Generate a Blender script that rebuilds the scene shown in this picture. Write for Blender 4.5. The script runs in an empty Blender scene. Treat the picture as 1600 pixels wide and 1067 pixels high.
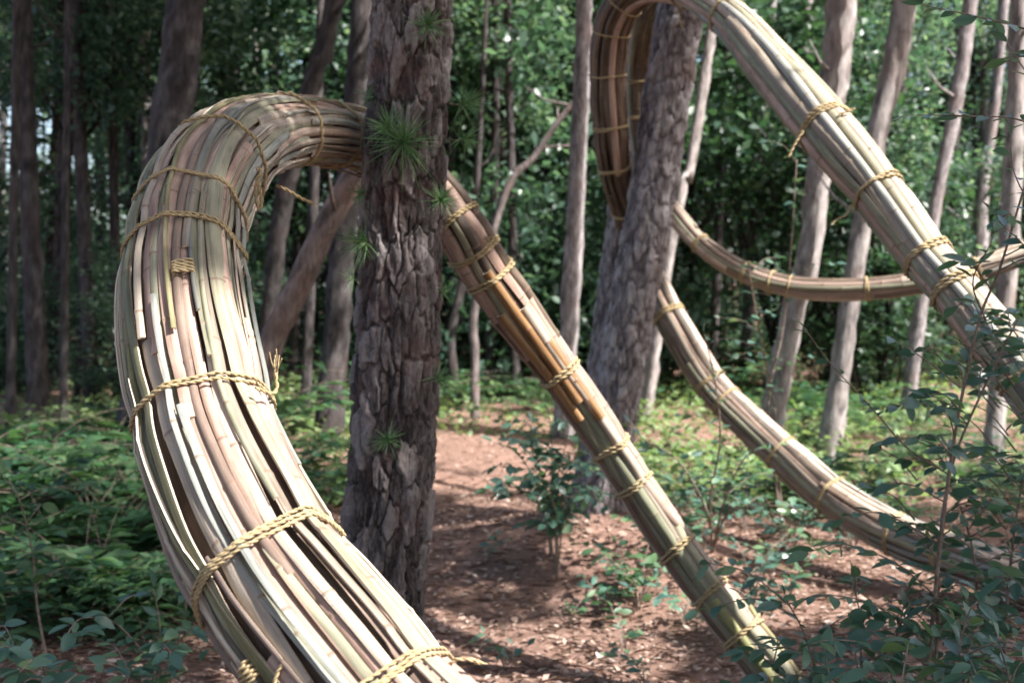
import bpy, math
import numpy as np
from mathutils import Matrix, Vector, Quaternion

# ------------------------------------------------------------------ camera, world, sun, exposure
sc = bpy.context.scene
COL = sc.collection
F = 1898.0                       # focal length in pixels of the 1600 px wide photograph
HORIZON = 480.0
CAM = np.array([0.0, 0.0, 1.55])
PITCH = math.atan((533.5 - HORIZON) / F)
cam_data = bpy.data.cameras.new('camera')
cam_data.sensor_width = 23.6
cam_data.lens = F / 1600 * 23.6
cam_data.clip_start = 0.05
cam_data.clip_end = 400
cam_data.dof.use_dof = True
cam_data.dof.focus_distance = 2.6
cam_data.dof.aperture_fstop = 2.7
cam_data.dof.aperture_blades = 7
camera = bpy.data.objects.new('camera', cam_data)
COL.objects.link(camera)
camera.location = CAM
camera.rotation_euler = (math.radians(90) - PITCH, 0, 0)
sc.camera = camera

SUN = np.array([0.65, -0.34, 0.86]); SUN = SUN / np.linalg.norm(SUN)   # towards the sun
elev = math.asin(SUN[2]); azim = math.atan2(SUN[0], SUN[1])
world = bpy.data.worlds.new('World'); sc.world = world; world.use_nodes = True
wn = world.node_tree
sky = wn.nodes.new('ShaderNodeTexSky'); sky.sky_type = 'NISHITA'; sky.sun_disc = False
sky.sun_elevation = elev; sky.sun_rotation = azim
sky.air_density = 1.0; sky.dust_density = 4.0
bg = wn.nodes['Background']; bg.inputs['Strength'].default_value = 0.115
wn.links.new(sky.outputs['Color'], bg.inputs['Color'])
sl = bpy.data.lights.new('sun', 'SUN'); sl.energy = 4.4; sl.angle = math.radians(0.53)
sl.color = (1.0, 0.968, 0.93)
sun = bpy.data.objects.new('sun', sl); COL.objects.link(sun)
sun.rotation_euler = Vector(-SUN).to_track_quat('-Z', 'Y').to_euler()
sun.location = (0, 0, 20)
vs = sc.view_settings
vs.view_transform = 'Standard'; vs.look = 'None'; vs.exposure = 1.85; vs.gamma = 1.0
vs.use_curve_mapping = False
sc.cycles.max_bounces = 8
sc.cycles.diffuse_bounces = 4
sc.cycles.transmission_bounces = 4
sc.cycles.caustics_reflective = False
sc.cycles.caustics_refractive = False

# ------------------------------------------------------------------ helpers
RNG = np.random.RandomState(7)
FW = np.array([0, math.cos(PITCH), -math.sin(PITCH)])
UP = np.array([0, math.sin(PITCH), math.cos(PITCH)])

def at(px, py, Y):
    """world point in direction of pixel (px, py) at distance Y in front of the camera"""
    d = np.array([(px - 800) / F, 0, 0]) - UP * ((py - 533.5) / F) + FW
    return CAM + d * (Y / d[1])

def project(P):
    P = np.asarray(P, float) - CAM
    z = P @ FW
    return np.stack([800 + F * P[..., 0] / z, 533.5 - F * (P @ UP) / z], -1)

PINE2 = at(925, 815, 7.4)
def gz(x, y):
    x = np.asarray(x, float); y = np.asarray(y, float)
    t = y - 9.0
    rise = 0.045 * np.where(t > 30, t, np.log1p(np.exp(np.clip(t, -30, 30))))
    rise = np.minimum(rise, 3.0)
    n = 0.035 * np.sin(x * 1.3 + 0.7) * np.sin(y * 0.9 + 1.1) + 0.018 * np.sin(x * 3.1 + y * 1.7) \
        + 0.014 * np.sin(2.7 * y - 1.9 * x + 2) + 0.008 * np.sin(7 * x + 3) * np.sin(6.1 * y)
    m = 0.24 * np.exp(-(((x - PINE2[0]) / 1.0) ** 2 + ((y - PINE2[1]) / 0.9) ** 2))
    return rise + n + m

def link(o, parent=None):
    COL.objects.link(o)
    if parent is not None:
        o.parent = parent
        o.matrix_parent_inverse = Matrix.Translation(-parent.location)
    return o

def tag(o, label=None, cat=None, group=None, kind=None):
    if label: o['label'] = label
    if cat: o['category'] = cat
    if group: o['group'] = group
    if kind: o['kind'] = kind
    return o

def empty(name, loc, label, cat, group=None):
    o = bpy.data.objects.new(name, None)
    o.empty_display_size = 0.1
    o.location = Vector(loc)
    COL.objects.link(o)
    return tag(o, label, cat, group)

def mesh_from(name, verts, faces, mats=(), uv=None, attrs=None, smooth=True, mat_index=None):
    """verts (n,3); faces: list of int arrays (m,3) or (m,4)"""
    me = bpy.data.meshes.new(name)
    verts = np.ascontiguousarray(verts, dtype=np.float32)
    if isinstance(faces, np.ndarray): faces = [faces]
    faces = [np.asarray(f, dtype=np.int32) for f in faces if len(f)]
    lv = np.concatenate([f.ravel() for f in faces])
    sizes = np.concatenate([np.full(len(f), f.shape[1], np.int32) for f in faces])
    starts = np.concatenate([[0], np.cumsum(sizes)[:-1]]).astype(np.int32)
    me.vertices.add(len(verts)); me.vertices.foreach_set('co', verts.ravel())
    me.loops.add(len(lv)); me.loops.foreach_set('vertex_index', lv)
    me.polygons.add(len(sizes)); me.polygons.foreach_set('loop_start', starts)
    if smooth: me.polygons.foreach_set('use_smooth', np.ones(len(sizes), bool))
    if mat_index is not None: me.polygons.foreach_set('material_index', np.asarray(mat_index, np.int32))
    if uv is not None:
        l = me.uv_layers.new(name='UVMap')
        l.data.foreach_set('uv', np.asarray(uv, np.float32)[lv].ravel())
    for k, v in (attrs or {}).items():
        a = me.attributes.new(k, 'FLOAT', 'POINT')
        a.data.foreach_set('value', np.asarray(v, np.float32))
    for m in mats: me.materials.append(m)
    me.update(calc_edges=True)
    return me

def obj(name, me, parent=None):
    return link(bpy.data.objects.new(name, me), parent)

def grid_faces(n, m, closed=False, base=0):
    """n rows x m cols of verts; closed in the column direction"""
    i = np.arange(n - 1)[:, None]; j = np.arange(m if closed else m - 1)[None, :]
    j2 = (j + 1) % m
    return (np.stack([i * m + j, i * m + j2, (i + 1) * m + j2, (i + 1) * m + j], -1).reshape(-1, 4) + base)

class Acc:
    """collects vertex / face arrays for one mesh"""
    def __init__(s): s.v = []; s.f4 = []; s.f3 = []; s.n = 0; s.a = {}; s.uv = []; s.m4 = []; s.m3 = []
    def add(s, v, f4=None, f3=None, attrs=None, uv=None, mat=0):
        v = np.asarray(v, float).reshape(-1, 3)
        if f4 is not None and len(f4): s.f4.append(np.asarray(f4) + s.n); s.m4.append(np.full(len(f4), mat))
        if f3 is not None and len(f3): s.f3.append(np.asarray(f3) + s.n); s.m3.append(np.full(len(f3), mat))
        s.v.append(v)
        for k, x in (attrs or {}).items(): s.a.setdefault(k, []).append(np.broadcast_to(x, (len(v),)))
        if uv is not None: s.uv.append(uv)
        s.n += len(v)
    def mesh(s, name, mats, smooth=True):
        fs = []; mi = []
        if s.f4: fs.append(np.concatenate(s.f4)); mi.append(np.concatenate(s.m4))
        if s.f3: fs.append(np.concatenate(s.f3)); mi.append(np.concatenate(s.m3))
        return mesh_from(name, np.concatenate(s.v), fs, mats, np.concatenate(s.uv) if s.uv else None,
                         {k: np.concatenate(x) for k, x in s.a.items()}, smooth, np.concatenate(mi))

def unit(v):
    v = np.asarray(v, float)
    return v / np.maximum(np.linalg.norm(v, axis=-1, keepdims=True), 1e-9)

def spline(P, step):
    """Catmull-Rom through rows of P (first three columns are position), resampled evenly by arc length"""
    P = np.asarray(P, float)
    P = np.vstack([2 * P[0] - P[1], P, 2 * P[-1] - P[-2]])
    out = []
    t = np.linspace(0, 1, 24, endpoint=False)[:, None]
    for i in range(1, len(P) - 2):
        a, b, c, d = P[i - 1], P[i], P[i + 1], P[i + 2]
        out.append(0.5 * (2 * b + (c - a) * t + (2 * a - 5 * b + 4 * c - d) * t ** 2 + (3 * b - a - 3 * c + d) * t ** 3))
    Q = np.vstack(out + [P[-2][None]])
    s = np.concatenate([[0], np.cumsum(np.linalg.norm(np.diff(Q[:, :3], axis=0), axis=1))])
    S = np.linspace(0, s[-1], max(3, int(s[-1] / step) + 1))
    return S, np.stack([np.interp(S, s, Q[:, k]) for k in range(Q.shape[1])], 1)

def frames(P):
    T = unit(np.gradient(P, axis=0))
    n = np.cross(T[0], [0, 0, 1.0]); n = n if np.linalg.norm(n) > 0.1 else np.cross(T[0], [0, 1.0, 0])
    N = [unit(n)]
    for i in range(1, len(P)):
        v = N[-1] - T[i] * (N[-1] @ T[i]); N.append(unit(v))
    N = np.array(N)
    return T, N, np.cross(T, N)

def tube(acc, P, r, k=8, cap=True, attrs=None, mat=0):
    P = np.asarray(P, float); r = np.broadcast_to(np.asarray(r, float), (len(P),))
    T, N, B = frames(P)
    a = np.linspace(0, 2 * np.pi, k, endpoint=False)
    V = P[:, None] + r[:, None, None] * (np.cos(a)[None, :, None] * N[:, None] + np.sin(a)[None, :, None] * B[:, None])
    f3 = []
    V = V.reshape(-1, 3)
    if cap:
        n0 = len(V); V = np.vstack([V, P[0], P[-1]]); b = (len(P) - 1) * k
        f3 = [[n0, (j + 1) % k, j] for j in range(k)] + [[n0 + 1, b + j, b + (j + 1) % k] for j in range(k)]
    acc.add(V, grid_faces(len(P), k, True), np.array(f3) if cap else None, attrs, mat=mat)

def wave(rng, n=4, lo=0.6, hi=3.0):
    """smooth 1D noise of unit-ish amplitude"""
    w = rng.uniform(lo, hi, n); p = rng.uniform(0, 6.28, n); a = rng.uniform(0.5, 1, n); a /= a.sum() * 0.7
    return lambda s: sum(a[i] * np.sin(w[i] * np.asarray(s) * 2 + p[i]) for i in range(n))

# ------------------------------------------------------------------ materials
def nodes(name):
    m = bpy.data.materials.new(name); m.use_nodes = True
    nt = m.node_tree
    return m, nt, nt.nodes['Principled BSDF'], nt.links

def N(nt, typ, **kw):
    n = nt.nodes.new(typ)
    for k, v in kw.items():
        if k in n.inputs: n.inputs[k].default_value = v
        else: setattr(n, k, v)
    return n

def ramp(nt, stops, fac):
    r = nt.nodes.new('ShaderNodeValToRGB'); e = r.color_ramp.elements
    while len(e) < len(stops): e.new(0.5)
    for x, (p, c) in zip(e, stops): x.position = p; x.color = (*c, 1)
    nt.links.new(fac, r.inputs[0]); return r.outputs[0]

def mix(nt, a, b, fac, mode='MIX'):
    m = nt.nodes.new('ShaderNodeMix'); m.data_type = 'RGBA'; m.blend_type = mode
    for s, v in ((m.inputs[0], fac), (m.inputs[6], a), (m.inputs[7], b)):
        if isinstance(v, (int, float)): s.default_value = v
        elif isinstance(v, tuple): s.default_value = (*v, 1)
        else: nt.links.new(v, s)
    return m.outputs[2]

def math_node(nt, op, a, b=None):
    m = nt.nodes.new('ShaderNodeMath'); m.operation = op
    for i, v in enumerate((a, b)):
        if v is None: continue
        if isinstance(v, (int, float)): m.inputs[i].default_value = v
        else: nt.links.new(v, m.inputs[i])
    return m.outputs[0]

def bamboo_mat(name, c0, c1, c2, rough=0.58, spec=0.28):
    """bamboo skin: streaked along the grain, blotched, with node rings from the 'ring' attribute"""
    m, nt, b, L = nodes(name)
    uv = N(nt, 'ShaderNodeUVMap'); info = N(nt, 'ShaderNodeObjectInfo')
    mp = N(nt, 'ShaderNodeMapping'); mp.inputs['Scale'].default_value = (160, 3.0, 1)
    L.new(uv.outputs[0], mp.inputs[0])
    streak = N(nt, 'ShaderNodeTexNoise', Scale=1.0, Detail=4.0, Roughness=0.65); L.new(mp.outputs[0], streak.inputs['Vector'])
    mp2 = N(nt, 'ShaderNodeMapping'); mp2.inputs['Scale'].default_value = (30, 5.5, 1)
    L.new(uv.outputs[0], mp2.inputs[0])
    blotch = N(nt, 'ShaderNodeTexNoise', Scale=1.0, Detail=5.0, Roughness=0.6); L.new(mp2.outputs[0], blotch.inputs['Vector'])
    col = ramp(nt, [(0.33, c0), (0.5, c1), (0.68, c2)], blotch.outputs[0])
    st = ramp(nt, [(0.28, (0.42, 0.39, 0.36)), (0.46, (0.9, 0.89, 0.87)), (0.6, (1, 1, 1)), (0.75, (1.15, 1.12, 1.08))], streak.outputs[0])
    col = mix(nt, col, st, 0.9, 'MULTIPLY')
    # per-piece shift
    r = ramp(nt, [(0.0, (0.55, 0.54, 0.50)), (0.3, (0.92, 0.92, 0.88)), (0.6, (1.08, 1.03, 0.98)), (0.85, (1.14, 1.05, 0.98)), (1.0, (0.80, 0.86, 0.80))], info.outputs['Random'])
    col = mix(nt, col, r, 1.0, 'MULTIPLY')
    # grey-brown mould specks
    mp3 = N(nt, 'ShaderNodeMapping'); mp3.inputs['Scale'].default_value = (420, 150, 1); L.new(uv.outputs[0], mp3.inputs[0])
    sp = N(nt, 'ShaderNodeTexNoise', Scale=1.0, Detail=3.0, Roughness=0.7); L.new(mp3.outputs[0], sp.inputs['Vector'])
    spm = ramp(nt, [(0.54, (0, 0, 0)), (0.66, (1, 1, 1))], sp.outputs[0])
    wide = ramp(nt, [(0.42, (0, 0, 0)), (0.62, (1, 1, 1))], blotch.outputs[0])
    col = mix(nt, col, (0.16, 0.13, 0.10), math_node(nt, 'MULTIPLY', math_node(nt, 'MULTIPLY', spm, wide), 0.7))
    at_ = N(nt, 'ShaderNodeAttribute', attribute_name='ring')
    rg = ramp(nt, [(0.15, (0, 0, 0)), (0.9, (1, 1, 1))], at_.outputs['Fac'])
    col = mix(nt, col, (0.17, 0.11, 0.075), math_node(nt, 'MULTIPLY', rg, 0.85))
    L.new(col, b.inputs['Base Color'])
    b.inputs['Roughness'].default_value = rough
    b.inputs['Specular IOR Level'].default_value = spec
    bump = N(nt, 'ShaderNodeBump', Strength=0.55, Distance=0.0016); L.new(streak.outputs[0], bump.inputs['Height'])
    L.new(bump.outputs[0], b.inputs['Normal'])
    return m

def cut_mat():
    m, nt, b, L = nodes('bamboo_cut_edge')
    uv = N(nt, 'ShaderNodeUVMap'); mp = N(nt, 'ShaderNodeMapping'); mp.inputs['Scale'].default_value = (300, 9, 1)
    L.new(uv.outputs[0], mp.inputs[0])
    n = N(nt, 'ShaderNodeTexNoise', Scale=1.0, Detail=4.0); L.new(mp.outputs[0], n.inputs['Vector'])
    c = ramp(nt, [(0.3, (0.30, 0.22, 0.16)), (0.5, (0.56, 0.47, 0.37)), (0.7, (0.70, 0.62, 0.52))], n.outputs[0])
    L.new(c, b.inputs['Base Color']); b.inputs['Roughness'].default_value = 0.75
    return m

def rope_mat():
    m, nt, b, L = nodes('straw_rope')
    tc = N(nt, 'ShaderNodeTexCoord')
    n = N(nt, 'ShaderNodeTexNoise', Scale=260.0, Detail=3.0); L.new(tc.outputs['Object'], n.inputs['Vector'])
    n2 = N(nt, 'ShaderNodeTexNoise', Scale=14.0, Detail=2.0); L.new(tc.outputs['Object'], n2.inputs['Vector'])
    c = ramp(nt, [(0.3, (0.18, 0.115, 0.05)), (0.55, (0.33, 0.24, 0.115)), (0.75, (0.42, 0.33, 0.19))], n.outputs[0])
    c = mix(nt, c, (0.60, 0.50, 0.32), math_node(nt, 'MULTIPLY', n2.outputs[0], 0.35))
    L.new(c, b.inputs['Base Color']); b.inputs['Roughness'].default_value = 0.8
    bm = N(nt, 'ShaderNodeBump', Strength=0.5, Distance=0.001); L.new(n.outputs[0], bm.inputs['Height']); L.new(bm.outputs[0], b.inputs['Normal'])
    return m

def bark_mat(name, dark, mid, light, red, scale=1.0, rough=0.9):
    m, nt, b, L = nodes(name)
    tc = N(nt, 'ShaderNodeTexCoord')
    mp = N(nt, 'ShaderNodeMapping'); mp.inputs['Scale'].default_value = (1, 1, 0.28); L.new(tc.outputs['Object'], mp.inputs[0])
    fine = N(nt, 'ShaderNodeTexNoise', Scale=85.0 * scale, Detail=6.0, Roughness=0.7); L.new(mp.outputs[0], fine.inputs['Vector'])
    big = N(nt, 'ShaderNodeTexNoise', Scale=7.0 * scale, Detail=4.0, Roughness=0.6); L.new(tc.outputs['Object'], big.inputs['Vector'])
    tint = N(nt, 'ShaderNodeAttribute', attribute_name='tint')
    f = math_node(nt, 'ADD', math_node(nt, 'MULTIPLY', fine.outputs[0], 0.72), math_node(nt, 'MULTIPLY', tint.outputs['Fac'], 0.28))
    c = ramp(nt, [(0.34, dark), (0.48, mid), (0.64, light)], f)
    rm = ramp(nt, [(0.52, (0, 0, 0)), (0.68, (1, 1, 1))], big.outputs[0])
    c = mix(nt, c, red, math_node(nt, 'MULTIPLY', rm, 0.55))
    L.new(c, b.inputs['Base Color']); b.inputs['Roughness'].default_value = rough
    b.inputs['Specular IOR Level'].default_value = 0.25
    bm = N(nt, 'ShaderNodeBump', Strength=0.9, Distance=0.006 / scale); L.new(fine.outputs[0], bm.inputs['Height']); L.new(bm.outputs[0], b.inputs['Normal'])
    return m

def leaf_mat(name, stops, trans=0.35, rough=0.42, spec=0.5):
    """leaf: colour varies per leaf ('tint' attribute and object random); lets light through"""
    m, nt, b, L = nodes(name)
    tint = N(nt, 'ShaderNodeAttribute', attribute_name='tint'); info = N(nt, 'ShaderNodeObjectInfo')
    f = math_node(nt, 'FRACT', math_node(nt, 'ADD', tint.outputs['Fac'], info.outputs['Random']))
    c = ramp(nt, stops, f)
    L.new(c, b.inputs['Base Color']); b.inputs['Roughness'].default_value = rough
    b.inputs['Specular IOR Level'].default_value = spec
    t = N(nt, 'ShaderNodeBsdfTranslucent')
    tcol = mix(nt, c, (1.25, 1.35, 0.85), 1.0, 'MULTIPLY'); L.new(tcol, t.inputs['Color'])
    ms = N(nt, 'ShaderNodeMixShader', Fac=trans)
    L.new(b.outputs[0], ms.inputs[1]); L.new(t.outputs[0], ms.inputs[2])
    L.new(ms.outputs[0], nt.nodes['Material Output'].inputs['Surface'])
    return m

def plain_mat(name, c0, c1, scale=30.0, rough=0.8):
    m, nt, b, L = nodes(name)
    tc = N(nt, 'ShaderNodeTexCoord'); n = N(nt, 'ShaderNodeTexNoise', Scale=scale, Detail=4.0); L.new(tc.outputs['Object'], n.inputs['Vector'])
    L.new(ramp(nt, [(0.35, c0), (0.65, c1)], n.outputs[0]), b.inputs['Base Color']); b.inputs['Roughness'].default_value = rough
    return m

def soil_mat():
    m, nt, b, L = nodes('forest_soil')
    tc = N(nt, 'ShaderNodeTexCoord')
    big = N(nt, 'ShaderNodeTexNoise', Scale=0.9, Detail=5.0, Roughness=0.6); L.new(tc.outputs['Object'], big.inputs['Vector'])
    mid = N(nt, 'ShaderNodeTexNoise', Scale=14.0, Detail=6.0, Roughness=0.7); L.new(tc.outputs['Object'], mid.inputs['Vector'])
    fine = N(nt, 'ShaderNodeTexNoise', Scale=90.0, Detail=5.0, Roughness=0.75); L.new(tc.outputs['Object'], fine.inputs['Vector'])
    f = math_node(nt, 'ADD', math_node(nt, 'MULTIPLY', mid.outputs[0], 0.5), math_node(nt, 'MULTIPLY', fine.outputs[0], 0.5))
    c = ramp(nt, [(0.34, (0.072, 0.047, 0.038)), (0.48, (0.19, 0.122, 0.097)), (0.60, (0.285, 0.195, 0.16)), (0.75, (0.39, 0.30, 0.25))], f)
    c2 = ramp(nt, [(0.35, (0.82, 0.78, 0.75)), (0.65, (1.08, 1.0, 0.95))], big.outputs[0])
    c = mix(nt, c, c2, 1.0, 'MULTIPLY')
    L.new(c, b.inputs['Base Color']); b.inputs['Roughness'].default_value = 0.95
    b.inputs['Specular IOR Level'].default_value = 0.15
    bm = N(nt, 'ShaderNodeBump', Strength=0.9, Distance=0.02); L.new(f, bm.inputs['Height']); L.new(bm.outputs[0], b.inputs['Normal'])
    return m

M = {}
M['bam'] = [
    bamboo_mat('bamboo_pinkish', (0.22, 0.155, 0.128), (0.35, 0.252, 0.212), (0.44, 0.338, 0.29)),
    bamboo_mat('bamboo_grey_green', (0.165, 0.162, 0.115), (0.25, 0.242, 0.175), (0.34, 0.315, 0.235)),
    bamboo_mat('bamboo_olive', (0.125, 0.12, 0.06), (0.20, 0.19, 0.098), (0.31, 0.275, 0.165)),
    bamboo_mat('bamboo_pale', (0.27, 0.217, 0.175), (0.41, 0.342, 0.288), (0.50, 0.432, 0.37)),
    bamboo_mat('bamboo_blue_grey', (0.18, 0.185, 0.175), (0.275, 0.283, 0.265), (0.37, 0.37, 0.34)),
    bamboo_mat('bamboo_amber', (0.15, 0.08, 0.038), (0.25, 0.14, 0.062), (0.36, 0.24, 0.13), 0.35, 0.55),
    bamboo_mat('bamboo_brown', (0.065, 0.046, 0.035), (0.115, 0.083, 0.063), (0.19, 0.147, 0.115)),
    bamboo_mat('bamboo_yellow_green', (0.17, 0.165, 0.07), (0.255, 0.235, 0.11), (0.35, 0.31, 0.17)),
]
M['cut'] = cut_mat(); M['rope'] = rope_mat()
M['bark'] = bark_mat('pine_bark_plates', (0.028, 0.022, 0.021), (0.095, 0.079, 0.076), (0.215, 0.188, 0.182), (0.13, 0.072, 0.06))
M['bark2'] = bark_mat('pine_bark_fine', (0.07, 0.060, 0.062), (0.175, 0.155, 0.158), (0.32, 0.295, 0.295), (0.19, 0.135, 0.122), 0.42)
M['bark3'] = bark_mat('bark_dark', (0.014, 0.012, 0.012), (0.038, 0.033, 0.033), (0.085, 0.075, 0.075), (0.06, 0.042, 0.038), 0.25)  # darkened bark: the wood's deep shade is put into its colour
M['bark4'] = bark_mat('bark_pale', (0.10, 0.087, 0.084), (0.225, 0.20, 0.192), (0.37, 0.335, 0.32), (0.22, 0.165, 0.145), 0.25)
M['bark6'] = bark_mat('bark_red_brown', (0.05, 0.037, 0.034), (0.12, 0.088, 0.078), (0.21, 0.162, 0.148), (0.15, 0.085, 0.068), 0.35)
M['bark5'] = bark_mat('bark_mid', (0.04, 0.033, 0.032), (0.11, 0.09, 0.086), (0.21, 0.18, 0.172), (0.14, 0.09, 0.078), 0.3)
M['leaf'] = leaf_mat('broad_leaf', [(0, (0.032, 0.070, 0.052)), (0.35, (0.058, 0.115, 0.08)), (0.7, (0.10, 0.165, 0.115)), (1, (0.18, 0.25, 0.17))], 0.48, 0.34)
M['leaf_dark'] = leaf_mat('dark_leaf', [(0, (0.022, 0.055, 0.034)), (0.5, (0.035, 0.08, 0.045)), (1, (0.055, 0.11, 0.05))], 0.35)  # darker leaf variant
M['fern'] = leaf_mat('undergrowth_leaf', [(0, (0.027, 0.072, 0.038)), (0.5, (0.046, 0.112, 0.052)), (1, (0.085, 0.155, 0.062))], 0.36, 0.5)
M['cover'] = leaf_mat('ground_cover_leaf', [(0, (0.07, 0.14, 0.055)), (0.5, (0.13, 0.22, 0.08)), (1, (0.23, 0.29, 0.13))], 0.42, 0.5)
M['shrub'] = leaf_mat('shrub_leaf', [(0, (0.05, 0.115, 0.09)), (0.4, (0.075, 0.16, 0.118)), (0.8, (0.095, 0.185, 0.115)), (1, (0.15, 0.23, 0.10))], 0.34, 0.34, 0.7)
M['needle'] = leaf_mat('pine_needle', [(0, (0.11, 0.24, 0.09)), (0.5, (0.17, 0.33, 0.13)), (1, (0.28, 0.41, 0.19))], 0.3, 0.4)
M['canopy'] = leaf_mat('canopy_needles', [(0, (0.022, 0.055, 0.022)), (1, (0.06, 0.11, 0.04))], 0.25)
M['twig'] = plain_mat('twig_bark', (0.12, 0.085, 0.065), (0.25, 0.19, 0.15), 60)
M['soil'] = soil_mat()
M['litter'] = leaf_mat('fallen_leaf', [(0, (0.13, 0.075, 0.055)), (0.3, (0.22, 0.14, 0.11)), (0.6, (0.30, 0.205, 0.165)), (0.9, (0.36, 0.27, 0.21)), (1, (0.46, 0.40, 0.35))], 0.1, 0.7, 0.3)

# ------------------------------------------------------------------ ground
def spaced(lo, hi, n, k):
    t = np.linspace(-1, 1, n); y = np.sinh(k * t) / np.sinh(k)
    return (lo + hi) / 2 + (hi - lo) / 2 * y
gx = spaced(-90, 90, 330, 5.0)
gy = np.concatenate([np.linspace(-70, -3, 22), np.linspace(-2.5, 3, 14), np.linspace(3.1, 13, 190), np.linspace(13.2, 40, 60), np.linspace(42, 120, 22)])
GX, GY = np.meshgrid(gx, gy)
GZ = gz(GX, GY) + 0.006 * np.sin(GX * 23 + 3 * np.sin(GY * 5)) * np.sin(GY * 19) * (GY < 14) * (GY > 2)
ground = obj('ground', mesh_from('ground', np.stack([GX, GY, GZ], -1).reshape(-1, 3), grid_faces(len(gy), len(gx)), [M['soil']]))
tag(ground, 'reddish brown forest floor with trodden path and leaf litter', None, kind='structure')

# ------------------------------------------------------------------ bamboo bundles
def hull2d(p):
    p = p[np.lexsort((p[:, 1], p[:, 0]))]
    def half(q):
        h = []
        for a in q:
            while len(h) > 1 and (h[-1][0] - h[-2][0]) * (a[1] - h[-2][1]) - (h[-1][1] - h[-2][1]) * (a[0] - h[-2][0]) <= 0: h.pop()
            h.append(a)
        return h
    return np.array(half(p)[:-1] + half(p[::-1])[:-1])

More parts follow.
